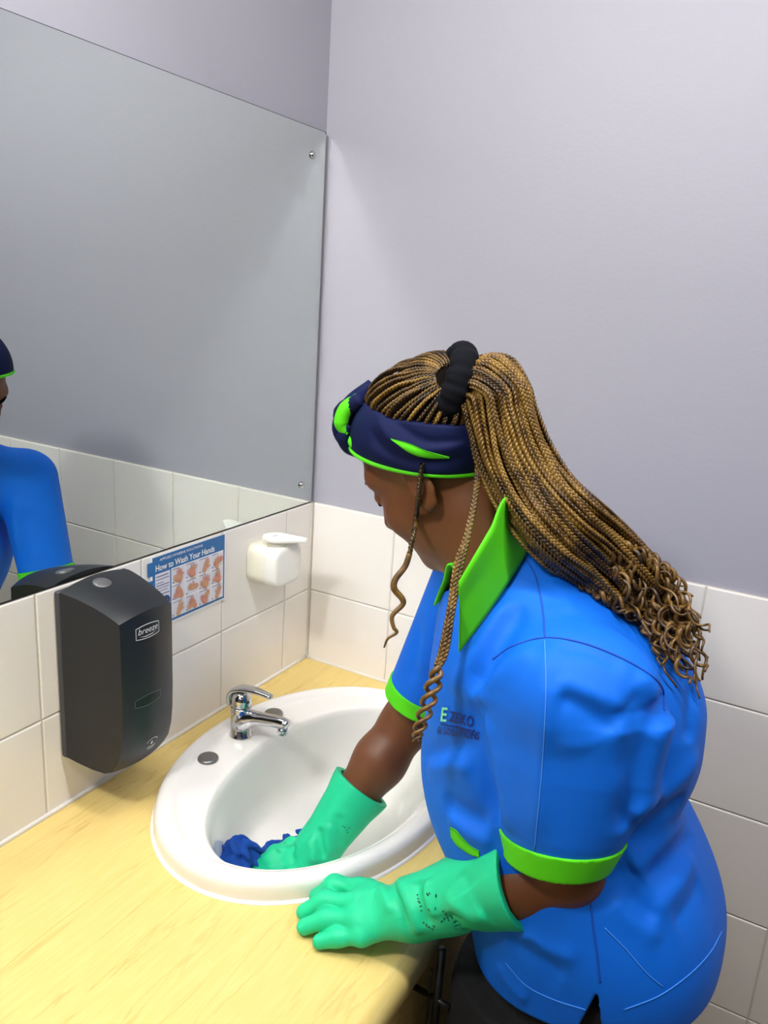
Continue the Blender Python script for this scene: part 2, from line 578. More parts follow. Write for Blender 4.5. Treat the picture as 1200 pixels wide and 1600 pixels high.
# underside of the bowl, hidden in the counter
for cx, cy, aa, bb, zz in ((BX - .014, BY - .016, .030, .030, -.155), (BX - .006, BY - .014, .080, .110, -.148), (BX + .014, BY - .010, .142, .215, -.105), (BX + .022, BY - .008, .158, .243, -.055), (BX + .012, BY - .004, .170, .258, -.01), (BX + .008, BY - .004, .178, .262, .0004)):
    rings.append(np.stack([cx + aa * np.cos(a), cy + bb * np.sin(a), np.full(len(a), ZC + zz)], 1))
rings.append(rings[0])
v, f = loft(rings)
bowl = mesh('basin_body', v, f, M_CERAMIC, None, True)
DX, DY, DZ = BX - .014, BY - .016, ZC - .1335
ring_seal = []
for rr, zz in ((0.2335, .0003), (.2325, .0022), (.2300, .0034), (.2285, .0034), (.2285, .0003)):
    ring_seal.append(np.stack([BX + rr * np.cos(a), BY + (rr + .077) * np.sin(a), np.full(len(a), ZC + zz)], 1))
v, f = loft(ring_seal)
seal = mesh('sealant_ring', v, f, M_CERAMIC, None, True)
waste = lathe('drain', [(.0300, .0005), (.0330, .0022), (.0310, .0038), (.0255, .0030), (.0215, -.004), (.0205, -.018), (0.0, -.018)], M_CHROME, None, (DX, DY, DZ), 'z', 36)
plug_d = lathe('drain_plug', [(.0, .004), (.012, .0035), (.0165, .001), (.0165, -.003), (0, -.003)], M_STEEL, None, (DX, DY, DZ - .008), 'z', 28)
adopt(basin, bowl, seal, waste, plug_d)
for k, py in enumerate((BY - .090, BY + .0925)):
    pg = lathe('blanking_plug', [(0, .0052), (.0145, .0048), (.0168, .0036), (.0176, .0016), (.0176, 0.0), (0, 0.0)], M_STEEL, None, (0.1215, py, ZC + .0252), 'z', 32)
    adopt(basin, pg)

# ------------------------------------------------------------------ mixer tap
TX, TY, TB = 0.117, BY + .002, ZC + .0252
tap = empty('mixer_tap', (TX, TY, TB))
tag(tap, 'chrome single-lever mixer tap on the back rim of the basin', 'tap')
base = lathe('tap_base', [(0.0, 0.0), (.0205, 0.0), (.0205, .002), (.0190, .003), (.0185, .03), (.0190, .045), (.0195, .056), (.0188, .0575), (0, .0575)], M_CHROME, None, (TX, TY, TB), 'z', 40)
hd = lathe('cartridge_head', [(0, .0580), (.0180, .0580), (.0183, .062), (.0176, .072), (.0150, .080), (.0100, .0845), (0, .0865)], M_CHROME, None, (TX, TY, TB), 'z', 36)
sp = catmull([(TX + .004, TY, TB + .030), (TX + .018, TY, TB + .0385), (TX + .036, TY, TB + .0440), (TX + .060, TY, TB + .0490), (TX + .082, TY, TB + .0525), (TX + .096, TY, TB + .053), (TX + .102, TY, TB + .0510)], 36)
rr = np.interp(np.linspace(0, 1, 36), [0, .15, .3, .5, .8, .93, 1], [.0205, .0180, .0130, .0112, .0108, .0100, .006])
spout = tube('spout', sp, rr, M_CHROME, None, 20)
aer = lathe('aerator', [(0, -.0020), (.0080, -.0020), (.0092, 0), (.0092, .006), (.0085, .011), (0, .011)], M_CHROME, None, (TX + .0915, TY, TB + .0345), 'z', 24)
lv = catmull([(TX - .0185, TY, TB + .0590), (TX - .0200, TY, TB + .0700), (TX - .0165, TY, TB + .0830), (TX - .0040, TY, TB + .0905), (TX + .0150, TY, TB + .0945), (TX + .0380, TY, TB + .0965), (TX + .0580, TY, TB + .0955), (TX + .0660, TY, TB + .0945)], 40)
t_, U_, W_ = frames(lv)
wd = np.interp(np.linspace(0, 1, 40), [0, .25, .5, .8, .95, 1], [.0165, .0165, .0120, .0078, .0068, .0045])
th = np.interp(np.linspace(0, 1, 40), [0, .4, .9, 1], [.0045, .0045, .0040, .0025])
aa = np.linspace(0, 2 * math.pi, 16, endpoint=False)
side = np.array([0, 1.0, 0])
rings = []
for k in range(40):
    nrm = np.cross(t_[k], side); nrm /= np.linalg.norm(nrm)
    ca, sa = np.cos(aa), np.sin(aa)
    rings.append(lv[k] + wd[k] * (np.sign(ca) * np.abs(ca) ** .7)[:, None] * side + th[k] * (np.sign(sa) * np.abs(sa) ** .7)[:, None] * nrm)
v, f = loft(rings, True, True, True)
lever = mesh('lever', v, f, M_CHROME, None, True)
M_COLD = mat('blue_marker', '#1b4f9c', rough=0.25)
dot = lathe('temperature_mark', [(0, .0008), (.0048, .0006), (.0050, 0), (0, 0)], M_COLD, None, (0, 0, 0), 'x', 16)
dot.matrix_world = Matrix.Translation((TX + .0135, TY - .0146, TB + .0510)) @ Matrix.Rotation(math.radians(-46), 4, 'Z')
hole = lathe('grub_screw_hole', [(0, .0006), (.0026, .0006), (.0028, 0), (0, 0)], M_DARKHOLE, None, (0, 0, 0), 'x', 14)
hole.matrix_world = Matrix.Translation((TX + .0170, TY - .0030, TB + .0705)) @ Matrix.Rotation(math.radians(-10), 4, 'Z')
adopt(tap, base, hd, spout, aer, lever, dot, hole)

# ------------------------------------------------------------------ charcoal soap dispenser
dsp = empty('soap_dispenser', (0, -0.595, ZC + 0.085))
tag(dsp, 'tall charcoal plastic wall soap dispenser left of the basin', 'soap dispenser')
y0, y1 = -0.660, -0.530
yc = (y0 + y1) / 2


def outline(depth_list, half):   # closed side profile in x,z swept between y0..y1
    pass


# side profile of the cover (x out from the wall, z up), swept over the width with a slightly bowed front
sidep = [(.012, .090), (.035, .086), (.060, .083), (.082, .083), (.096, .089), (.107, .106), (.114, .130), (.1175, .160), (.1185, .200), (.1180, .260), (.1175, .315), (.1165, .3310),
         (.110, .3345), (.092, .3420), (.070, .3490), (.045, .3545), (.025, .3575), (.012, .3585)]
NW = 17
secs = []
for k in range(NW):
    u = -1 + 2 * k / (NW - 1)
    y = yc + u * (y1 - y0) / 2
    pts = []
    for x, zz in sidep:
        w = (x - .012) / .106
        bow = .008 * (1 - u * u) * w
        yy = yc + (y - yc) * (1 - .22 * w)
        dome = .010 * (1 - u * u) * (1 if zz > .2 else -.4)
        pts.append((x + bow, yy, ZC + zz + dome * (1 if abs(zz - .2) > .1 else 0)))
    secs.append(np.array(pts))
v, f = loft(secs, False)
m0 = len(sidep)
f += [tuple(range(m0)), tuple(range((NW - 1) * m0 + m0 - 1, (NW - 1) * m0 - 1, -1))]
for k in range(NW - 1):
    f.append((k * m0 + m0 - 1, (k + 1) * m0 + m0 - 1, (k + 1) * m0, k * m0))
cover = mesh('cover', v, f, M_BLACKPL)
bm = bmesh.new(); bm.from_mesh(cover.data)
bmesh.ops.recalc_face_normals(bm, faces=bm.faces)
bm.to_mesh(cover.data); bm.free()
cover.data.polygons.foreach_set('use_smooth', [True] * len(cover.data.polygons))
md = cover.modifiers.new('edge', 'EDGE_SPLIT'); md.split_angle = math.radians(32)
plate = box('back_plate', (0.0012, y0 - .001, ZC + .088), (.0125, y1 + .001, ZC + .359), M_BLACKPL2, None, .003)
btn = lathe('lock_button', [(0, .0025), (.0125, .0022), (.0140, .0008), (.0140, -.006), (0, -.006)], M_GREYPL, None, (0, 0, 0), 'z', 28)
btn.matrix_world = Matrix.Translation((.040, -0.6065, ZC + .3645)) @ Matrix.Rotation(math.radians(13), 4, 'Y')
adopt(dsp, cover, plate, btn)


def surf_x(y, z):
    """front face of the cover at y, z(rel)"""
    zs = np.array([p[1] for p in sidep[3:13]]); xs = np.array([p[0] for p in sidep[3:13]])
    x = np.interp(z, zs, xs)
    w = (x - .012) / .106
    u = (y - yc) / ((y1 - y0) / 2 * (1 - .22 * w))
    return x + .008 * (1 - u * u) * w


def on_front(name, v2, faces, oy, oz, m, lift=.0006, parent=None):
    """flat print in (y,z) wrapped on the dispenser's front"""
    P = [(surf_x(oy + a_, oz + b_) + lift, oy + a_, ZC + oz + b_) for a_, b_, *_ in v2]
    o = mesh(name, P, faces, m)
    adopt(parent or dsp, o)
    return o


def outline_strip(pts, w):
    """closed polyline as a thin flat band"""
    P = np.array(pts, float); n_ = len(P)
    vs, fs = [], []
    for i in range(n_):
        t0 = P[i] - P[i - 1]; t1 = P[(i + 1) % n_] - P[i]
        t0 /= np.linalg.norm(t0) + 1e-9; t1 /= np.linalg.norm(t1) + 1e-9
        nn = np.array([-(t0 + t1)[1], (t0 + t1)[0]]); nn /= np.linalg.norm(nn) + 1e-9
        vs += [P[i] - nn * w / 2, P[i] + nn * w / 2]
    for i in range(n_):
        j = (i + 1) % n_
        fs.append((2 * i, 2 * j, 2 * j + 1, 2 * i + 1))
    return vs, fs


LG = (at_x((231, 985), .125)[1], at_x((231, 985), .125)[2] - ZC)
WG = (at_x((231, 1091), .125)[1], at_x((231, 1091), .125)[2] - ZC)
badge = [(-.0215, -.0085)] + [(x, -.0105 + .002 * (x / .0215) ** 2) for x in np.linspace(-.018, .018, 7)] + [(.0215, -.0085), (.0215, .0080)] + [(x, .0108 - .0028 * (x / .0215) ** 2) for x in np.linspace(.018, -.018, 7)] + [(-.0215, .0080)]
v2, f2 = outline_strip(badge, .0011)
on_front('logo_border', v2, f2, *LG, M_PRINTW)
tv, tf = text_vf('breeze', .0135, shear=.25)
tv[:, 0] -= tv[:, 0].mean(); tv[:, 1] -= tv[:, 1].mean()
on_front('logo_lettering', tv[:, :2], tf, LG[0], LG[1] + .001, M_PRINTW)
sw = [(-.016, -.0055), (-.006, -.0066), (.008, -.0060), (.016, -.0035), (.008, -.0072), (-.006, -.0078)]
on_front('logo_swoosh', sw, [(0, 1, 5), (1, 2, 4, 5), (2, 3, 4)], *LG, M_PRINTW)
win = [(x, .0075 - .003 * (x / .024) ** 2) for x in np.linspace(-.024, .024, 9)] + [(x, -.0095 + .0035 * (x / .024) ** 2) for x in np.linspace(.024, -.024, 9)]
on_front('level_window', win, [tuple(range(17, -1, -1))], *WG, M_WINDOW, .0008)
v2, f2 = outline_strip(win[:9] + win[9:], .0007)
on_front('window_rim', v2, f2, *WG, M_PRINTGREY, .0010)
# hand-and-drop symbol under an arc of lettering
IY, IZ = at_x((237, 1160), .119)[1], at_x((237, 1160), .119)[2] - ZC
v2, f2 = outline_strip([(-.0075, -.008), (-.0020, -.0105), (.0060, -.0100), (.0090, -.0055), (.0060, -.0068), (-.0005, -.0072), (-.0050, -.0055)], .0012)
on_front('hand_symbol', v2, f2, IY, IZ, M_PRINTW, .0010)
on_front('drop_symbol', [(0, .0045), (.0022, -.0005), (.0012, -.0028), (-.0012, -.0028), (-.0022, -.0005)], [(0, 4, 3, 2, 1)], IY, IZ, M_PRINTW, .0010)
arc_v, arc_f = [], []
for k in range(9):
    b0 = math.radians(150 - k * 15)
    for rr_, db in ((.0105, 0), (.0105, -.13), (.0130, -.13), (.0130, 0)):
        arc_v.append((rr_ * math.cos(b0 + db), rr_ * .75 * math.sin(b0 + db)))
    arc_f.append((4 * k, 4 * k + 1, 4 * k + 2, 4 * k + 3))
on_front('arc_lettering', arc_v, arc_f, IY, IZ, M_PRINTW, .0010)

# ------------------------------------------------------------------ white pump dispenser
pmp = empty('pump_dispenser', (0, -.18, ZC + .245))
tag(pmp, 'small white wall-mounted pump soap dispenser near the corner', 'soap dispenser')
PY0, PY1, PZ0, PZ1 = -.2215, -.1350, ZC + .2440, ZC + .3220


def rrect(y0, y1, z0, z1, r, x, n=8):
    P = []
    for cy, cz, a0 in ((y1 - r, z1 - r, 0), (y0 + r, z1 - r, 90), (y0 + r, z0 + r, 180), (y1 - r, z0 + r, 270)):
        for k in range(n + 1):
            b = math.radians(a0 + 90 * k / n)
            P.append((x, cy + r * math.cos(b), cz + r * math.sin(b)))
    return np.array(P)


def rbody(name, spec, m):
    rings = [rrect(PY0 + i, PY1 - i, PZ0 + i, PZ1 - i, .020 - i * .6, x) for x, i in spec]
    v, f = loft(rings, True, True, True)
    return mesh(name, v, f, m, None, True)


pb = rbody('wall_bracket', [(.0008, .001), (.0015, .0), (.0400, .0), (.0408, .0006), (.0410, .002)], M_WHITEPL2)
pf = rbody('soap_tank', [(.0411, .0025), (.0413, .0), (.0425, -.0006), (.066, -.0006), (.0695, .0008), (.0720, .0042), (.0728, .0100)], M_WHITEPL)
neck = lathe('pump_neck', [(0, 0), (.0195, 0), (.0195, .0125), (0, .0125)], M_WHITEPL2, None, (.046, -.186, PZ1 - .001), 'z', 32)
# tear-drop lever plate
lp = []
for k in range(40):
    b = 2 * math.pi * k / 40
    lp.append(b)
R1, R2, DL = .0265, .0105, .050
al = math.acos((R1 - R2) / DL)
outl = [(R1 * math.cos(b), R1 * math.sin(b)) for b in np.linspace(al, 2 * math.pi - al, 30)] + [(DL + R2 * math.cos(b), R2 * math.sin(b)) for b in np.linspace(-al, al, 16)]
th_ = math.radians(24)
ct, st = math.cos(th_), math.sin(th_)
rings = []
for sc_, zz in ((.97, 0.0), (1.0, .0012), (1.0, .0052), (.985, .0064), (.95, .0068)):
    rings.append(np.array([(.046 + sc_ * (x * ct - y * st), -.188 + sc_ * (x * st + y * ct), PZ1 + .0115 + zz) for x, y in outl]))
v, f = loft(rings, True, True, True)
lev = mesh('pump_lever', v, f, M_WHITEPL, None, True)
md = lev.modifiers.new('edge', 'EDGE_SPLIT'); md.split_angle = math.radians(40)
slot = box('lever_mark', (-.0065, -.0008, 0), (.0065, .0008, .0004), M_PRINTGREY)
slot.matrix_world = Matrix.Translation((.044, -.190, PZ1 + .0184)) @ Matrix.Rotation(math.radians(75), 4, 'Z')
adopt(pmp, pb, pf, neck, lev, slot)

# ------------------------------------------------------------------ hand-washing poster
pst = empty('hand_washing_poster', (0, -.38, ZC + .229))
tag(pst, 'blue and white printed poster about washing hands, taped under the mirror', 'poster')
QY0, QY1, QZ0, QZ1 = -.474, -.2835, ZC + .2285, ZC + .3590
sheet = box('sheet', (.0008, QY0, QZ0), (.0013, QY1, QZ1), M_PAPER)
adopt(pst, sheet)


def print_rect(name, ya, yb, za, zb, m, lift=0.0004):
    o = box(name, (.0013, QY0 + ya, QZ0 + za), (.0013 + lift, QY0 + yb, QZ0 + zb), m)
    adopt(pst, o)
    return o


W_, H_ = QY1 - QY0, QZ1 - QZ0
print_rect('border_print', .006, W_ - .004, .004, H_ - .001, M_PRINTBLUE, .0003)
print_rect('text_panel', .0115, .0460, .009, H_ - .0315, M_PANEL, .0005)
cx0, cw, ch = .0495, .0335, .0305
zt0 = H_ - .0305
print_rect('picture_ground', .0490, W_ - .0075, .0085, zt0, M_PAPER, .00045)


def poster_poly(name, P, fs, m, lift):
    o = mesh(name, [(.0013 + lift + (.00007 * (i // 14) if 'hand' in name else 0), QY0 + q[0], QZ0 + q[1]) for i, q in enumerate(P)], fs, m)
    adopt(pst, o)
    return o


def hand_shape(cx, cy, s, rot, spread, flip):
    """outline pieces of a small printed hand: palm and five fingers, as one mesh"""
    P, F = [], []

    def blob(x0, y0, x1, y1, r):
        d = np.array([x1 - x0, y1 - y0]); L = np.linalg.norm(d); d /= L
        n_ = np.array([-d[1], d[0]])
        b0 = len(P)
        ring = []
        for k in range(7):
            b = math.pi * (k / 6 - .5)
            ring.append(np.array([x1, y1]) + r * .85 * (d * math.cos(b) + n_ * math.sin(b)))
        for k in range(7):
            b = math.pi * (k / 6 - .5)
            ring.append(np.array([x0, y0]) - r * (d * math.cos(b) + n_ * math.sin(b)))
        c_, s_ = math.cos(rot), math.sin(rot)
        for q in ring:
            q = q * s
            if flip: q = q * np.array([-1, 1])
            P.append((cx + q[0] * c_ - q[1] * s_, cy + q[0] * s_ + q[1] * c_))
        idx = list(range(b0, b0 + 14))
        F.append(tuple(idx if not flip else idx[::-1]))
    blob(0, -.9, 0, .0, .55)
    blob(-.05, .0, 0.05, .2, .62)
    for k, (fx, ln) in enumerate(((-.42, .75), (-.14, .95), (.16, .9), (.44, .65))):
        blob(fx, .3, fx + (k - 1.5) * spread, .3 + ln, .15)
    blob(.45, -.2, .95, .25, .17)
    return P, F


spec = [(.1, .05, 0), (-.3, .25, 1), (-.5, .02, 0), (-1.2, .02, 1), (.5, .05, 1), (1.4, .05, 0), (-.1, .3, 0), (.2, .1, 1), (-.4, .06, 0), (.6, .12, 1), (2.6, .05, 0), (-.35, .03, 1)]
for r in range(3):
    for c in range(4):
        ya = cx0 + c * cw
        zb = zt0 - r * ch
        print_rect('picture_panel', ya + .0006, ya + cw - .0010, zb - ch + .0012, zb - .0012, M_PANEL, .0006)
        print_rect('caption_line', ya + .002, ya + cw * (.55 + .1 * ((r + c) % 3)), zb - .0036, zb - .0024, M_PRINTGREY, .0008)
        k = r * 4 + c
        rot, spd, fl = spec[k]
        mm = M_PRINTSKIN if (k * 7) % 3 else M_PRINTSKIN2
        P, F = hand_shape(ya + cw * .56, zb - ch * .56, .0098, rot, spd, fl)
        poster_poly('printed_hand', P, F, mm, .0012)
        if k % 3 != 2:
            P, F = hand_shape(ya + cw * .42, zb - ch * .66, .0084, rot + 1.3, .03, 1 - fl)
            poster_poly('printed_hand', P, F, M_PRINTSKIN2 if mm is M_PRINTSKIN else M_PRINTSKIN, .0018)
        P = [(ya + .0032 + .0014 * math.cos(b), zb - ch + .0036 + .0014 * math.sin(b)) for b in np.linspace(0, 2 * math.pi, 10, endpoint=False)]
        poster_poly('step_dot', P, [tuple(range(10))], M_PRINTNAVY, .0009)
for k, (zz, ln) in enumerate(((.0, .028), (.0055, .030), (.012, .017), (.0165, .030), (.0215, .029), (.0265, .026), (.033, .030))):
    print_rect('text_line', .0135, .0135 + ln, H_ - .0375 - zz, H_ - .0361 - zz, M_PRINTGREY if k % 3 else M_PRINTNAVY, .0007)
P = [(.0350 + .0105 * math.cos(b), H_ - .0850 + .0105 * math.sin(b)) for b in np.linspace(0, 2 * math.pi, 28, endpoint=False)]
poster_poly('round_symbol', P, [tuple(range(28))], M_PRINTNAVY, .0007)
P, F = hand_shape(.0350, H_ - .0870, .0042, -.9, .02, 0)
poster_poly('symbol_hand', P, F, M_PANEL, .0009)


def poster_text(name, s, size, ya, zb, wmax, m):
    tv, tf = text_vf(s, size, bold=size * .02)
    w = tv[:, 0].max() - tv[:, 0].min()
    k = wmax / w
    P = [((x - tv[:, 0].min()) * k + ya, y + zb) for x, y, _ in tv]
    poster_poly(name, P, tf, m, .0006)


poster_text('title_lettering', 'How to Wash Your Hands', .0155, .0125, H_ - .0265, .146, M_PAPER)
poster_text('header_lettering', 'APPLIED HYGIENE SOLUTIONS', .0062, .022, H_ - .0098, .105, M_PANEL)
for ya, yb, zb in ((-.001, .012, H_ - .020), (-.0005, .009, H_ - .052)):
    tp = box('tape', (.0014, QY0 + ya - .004, QZ0 + zb - .012), (.0018, QY0 + yb, QZ0 + zb + .012), M_PRINTBLUE)
    adopt(pst, tp)

# ================================================================== the person
# Implicit-surface toolkit: bodies, cloth and gloves are smooth unions meshed on a sparse grid.
f32 = np.float32


def R3(x, y, z):
    return np.array([x, y, z + ZC])


def seg(P, a, b, r0, r1):
    a = np.asarray(a, f32); b = np.asarray(b, f32)
    ab = b - a
    t = np.clip(((P - a) @ ab) / (ab @ ab), 0, 1)
    q = P - a - t[:, None] * ab
    return np.sqrt(np.einsum('ij,ij->i', q, q)) - (r0 + t * (r1 - r0))


def ell(P, c, r, B=None):
    q = P - np.asarray(c, f32)
    if B is not None: q = q @ np.asarray(B, f32).T
    q = q / np.asarray(r, f32)
    k = np.sqrt(np.einsum('ij,ij->i', q, q))
    return (k - 1) * min(r) * np.clip(0.55 + 0.45 * k, .5, 1.0)


def smin(a, b, k):
    h = np.clip(.5 + .5 * (b - a) / k, 0, 1)
    return b + (a - b) * h - k * h * (1 - h)


def smax(a, b, k):
    return -smin(-a, -b, k)


def polydist(P, L):
    """distance to a polyline and a fade towards its two ends"""
    L = np.asarray(L, f32)
    n = len(L) - 1
    best = None
    for k, (a, b) in enumerate(zip(L[:-1], L[1:])):
        ab = b - a
        t = np.clip(((P - a) @ ab) / (ab @ ab + 1e-12), 0, 1)
        q = P - a - t[:, None] * ab
        d = np.einsum('ij,ij->i', q, q)
        s = (k + t) / n
        if best is None: best, par = d, s
        else:
            m = d < best
            best = np.where(m, d, best); par = np.where(m, s, par)
    fade = np.clip(np.minimum(par, 1 - par) * 4.5, 0, 1)
    return np.sqrt(best), fade * fade * (3 - 2 * fade)


def apply_folds(P, d, folds):
    """folds: (polyline, width, amplitude): raise (+) or sink (-) the cloth along a line"""
    near = np.abs(d) < 0.03
    if not near.any(): return d
    Q = P[near]
    add = np.zeros(len(Q), f32)
    for L, w, amp in folds:
        L = np.asarray(L, f32)
        lo, hi = L.min(0) - 3 * w, L.max(0) + 3 * w
        m = np.all((Q > lo) & (Q < hi), axis=1)
        if not m.any(): continue
        dd, fade = polydist(Q[m], L)
        add[m] += amp * fade * np.exp(-np.maximum(np.sqrt(dd * dd + 6e-6) - .00245, 0) * 1.25 / w)
    d = d.copy()
    d[near] -= add
    return d


def sdf_mesh(fn, lo, hi, h, newton=2, slack=1.4):
    lo = np.asarray(lo, float); hi = np.asarray(hi, float)
    B = 10
    nb = np.ceil((hi - lo) / (h * B)).astype(int)
    n = nb * B
    ax = [lo[i] + h * np.arange(n[i]) for i in range(3)]
    cen = [lo[i] + h * (B * np.arange(nb[i]) + (B - 1) / 2) for i in range(3)]
    C = np.stack(np.meshgrid(*cen, indexing='ij'), -1).reshape(-1, 3).astype(f32)
    dc = np.concatenate([fn(c) for c in np.array_split(C, max(1, len(C) // 200000))])
    act = np.abs(dc) < (h * B * .87 + 2 * h) * slack
    V = np.where(dc < 0, -1, 1).astype(f32).reshape(nb)
    V = np.repeat(np.repeat(np.repeat(V, B, 0), B, 1), B, 2)
    off = np.stack(np.meshgrid(*[np.arange(B)] * 3, indexing='ij'), -1).reshape(-1, 3)
    idx = np.argwhere(act.reshape(nb))
    for chunk in np.array_split(idx, max(1, len(idx) // 400)):
        if not len(chunk): continue
        g = (chunk[:, None, :] * B + off[None]).reshape(-1, 3)
        P = (lo + g * h).astype(f32)
        V[g[:, 0], g[:, 1], g[:, 2]] = fn(P)
    s = V < 0
    cnt = np.zeros(tuple(n - 1), np.uint8)
    for i in (0, 1):
        for j in (0, 1):
            for k in (0, 1):
                cnt += s[i:n[0] - 1 + i, j:n[1] - 1 + j, k:n[2] - 1 + k]
    cells = np.argwhere((cnt > 0) & (cnt < 8))
    ids = np.full(tuple(n - 1), -1, np.int32)
    ids[cells[:, 0], cells[:, 1], cells[:, 2]] = np.arange(len(cells))
    corner = np.array([(i, j, k) for i in (0, 1) for j in (0, 1) for k in (0, 1)])
    vals = np.stack([V[cells[:, 0] + c[0], cells[:, 1] + c[1], cells[:, 2] + c[2]] for c in corner], 1)
    acc = np.zeros((len(cells), 3)); num = np.zeros(len(cells))
    for a in range(8):
        for b in range(a + 1, 8):
            if np.abs(corner[a] - corner[b]).sum() != 1: continue
            va, vb = vals[:, a], vals[:, b]
            m = (va < 0) != (vb < 0)
            t = va[m] / (va[m] - vb[m])
            acc[m] += corner[a] + t[:, None] * (corner[b] - corner[a])
            num[m] += 1
    vert = lo + (cells + acc / num[:, None]) * h
    faces = []
    for axis in range(3):
        o1, o2 = [(1, 2), (2, 0), (0, 1)][axis]
        sl0 = [slice(1, n[i] - 1) for i in range(3)]; sl1 = list(sl0)
        sl0[axis] = slice(0, n[axis] - 1); sl1[axis] = slice(1, n[axis])
        A, Bv = s[tuple(sl0)], s[tuple(sl1)]
        e = np.argwhere(A != Bv)
        inside = A[e[:, 0], e[:, 1], e[:, 2]]
        base = e + 1; base[:, axis] -= 1
        def cid(d1, d2):
            q = base.copy(); q[:, o1] += d1; q[:, o2] += d2
            return ids[q[:, 0], q[:, 1], q[:, 2]]
        q = np.stack([cid(-1, -1), cid(0, -1), cid(0, 0), cid(-1, 0)], 1)
        q[~inside] = q[~inside][:, ::-1]
        faces.append(q)
    faces = np.concatenate(faces)
    faces = faces[(faces >= 0).all(1)]
    e = h * .5
    for it in range(newton):
        P = vert.astype(f32)
        g = np.stack([(fn(P + np.eye(3, dtype=f32)[i] * f32(e)) - fn(P - np.eye(3, dtype=f32)[i] * f32(e))) / (2 * e) for i in range(3)], 1)
        d = fn(P)
        step = -d[:, None] * g / (np.einsum('ij,ij->i', g, g)[:, None] + .05)
        ln = np.linalg.norm(step, axis=1, keepdims=True)
        vert = vert + step * np.minimum(1, h * .5 / (ln + 1e-9))
    return vert, faces


def sdf_obj(name, fn, lo, hi, h, m, parent=None, newton=2, relax=0):
    v, f = sdf_mesh(fn, lo, hi, h, newton)
    return mesh(name, v, f, m, parent, True)


def march(fn, pxs, d0=0.45, d1=1.6, lift=0.0):
    """points where the camera rays through the given picture points meet a surface"""
    D = np.array([ray(q) for q in pxs])
    nn = np.linalg.norm(D, axis=1)
    t = np.full(len(D), d0)
    for _ in range(48):
        d = fn((CAM + D * t[:, None]).astype(f32)).astype(float)
        t = np.minimum(t + .8 * (d - lift) / nn, d1)
        if np.abs(d - lift).max() < 2e-4: break
    return CAM + D * t[:, None]


def grad(fn, P, e=.002):
    P = P.astype(f32)
    g = np.stack([fn(P + np.eye(3, dtype=f32)[i] * f32(e)) - fn(P - np.eye(3, dtype=f32)[i] * f32(e)) for i in range(3)], 1)
    return g / (np.linalg.norm(g, axis=1, keepdims=True) + 1e-9)


def push_out(fn, P, r, it=3):
    P = np.array(P, float)
    for _ in range(it):
        d = fn(P.astype(f32)).astype(float)
        m = d < r
        if not m.any(): break
        P[m] += grad(fn, P[m]) * (r - d[m])[:, None]
    return P


# ------------------------------------------------------------------ materials
M_SKIN = mat('dark_brown_skin', '#6f4227', rough=0.45, spec=0.4, noise=(14, 0.10), sss=0.12)
M_SHIRT = mat('bright_blue_cotton', '#0a6ae0', rough=0.6, spec=0.22, bump=(900, 0.08))
M_LIME = mat('lime_green_cotton', '#5adb1a', rough=0.62, spec=0.25, bump=(900, 0.08))
M_STITCH = mat('pale_blue_stitching', '#3f90ee', rough=0.7)
M_SEAM = mat('blue_seam', '#0a4db8', rough=0.7)
M_EMB = mat('navy_blue_embroidery', '#062078', rough=0.6)
M_EMBW = mat('mint_embroidery', '#7fe0b0', rough=0.6)
M_TROUSER = mat('black_trousers', '#07070b', rough=0.9, noise=(30, 0.15))
M_SHOE = mat('black_leather', '#101010', rough=0.4)
M_SOLE = mat('black_rubber', '#1a1a1a', rough=0.8)
M_GLOVE = mat('green_nitrile_rubber', '#1bc78f', rough=0.5, spec=0.35, noise=(25, 0.05), bump=(700, 0.1))
M_GLOVEIN = mat('pale_glove_lining', '#bfe8d2', rough=0.8)
M_INK = mat('black_print', '#0d2a22', rough=0.6)
M_NAVY = mat('navy_jersey', '#081440', rough=0.75, spec=0.2, bump=(700, 0.06))
M_SCRUNCH = mat('black_velvet', '#04060f', rough=0.9, spec=0.2)
M_HAIR = mat('black_hair', '#0c0806', rough=0.9, spec=0.1)


def braid_mat(name, c0, c1, c2):
    m = bpy.data.materials.new(name)
    m.use_nodes = True
    nt = m.node_tree
    b = nt.nodes['Principled BSDF']
    tc = nt.nodes.new('ShaderNodeTexCoord')
    n1 = nt.nodes.new('ShaderNodeTexNoise'); n1.inputs['Scale'].default_value = 55; n1.inputs['Detail'].default_value = 3
    nt.links.new(tc.outputs['Object'], n1.inputs['Vector'])
    oi = nt.nodes.new('ShaderNodeObjectInfo')
    ad = nt.nodes.new('ShaderNodeMath'); ad.operation = 'MULTIPLY_ADD'; ad.inputs[1].default_value = .35
    nt.links.new(oi.outputs['Random'], ad.inputs[0]); nt.links.new(n1.outputs['Fac'], ad.inputs[2])
    rp = nt.nodes.new('ShaderNodeValToRGB')
    e = rp.color_ramp.elements
    e[0].position = .40; e[0].color = lin(c0)
    e[1].position = .60; e[1].color = lin(c1)
    q = e.new(.85); q.color = lin(c2)
    nt.links.new(ad.outputs[0], rp.inputs['Fac'])
    nt.links.new(rp.outputs['Color'], b.inputs['Base Color'])
    b.inputs['Roughness'].default_value = .33
    return m


M_BRAID = braid_mat('golden_brown_braid', '#2c1d0a', '#5c4014', '#86662a')
M_BRAIDD = braid_mat('dark_root_braid', '#171006', '#3c2a0f', '#664b1e')
M_CURL = braid_mat('brown_curl', '#281a0b', '#4f3716', '#755627')

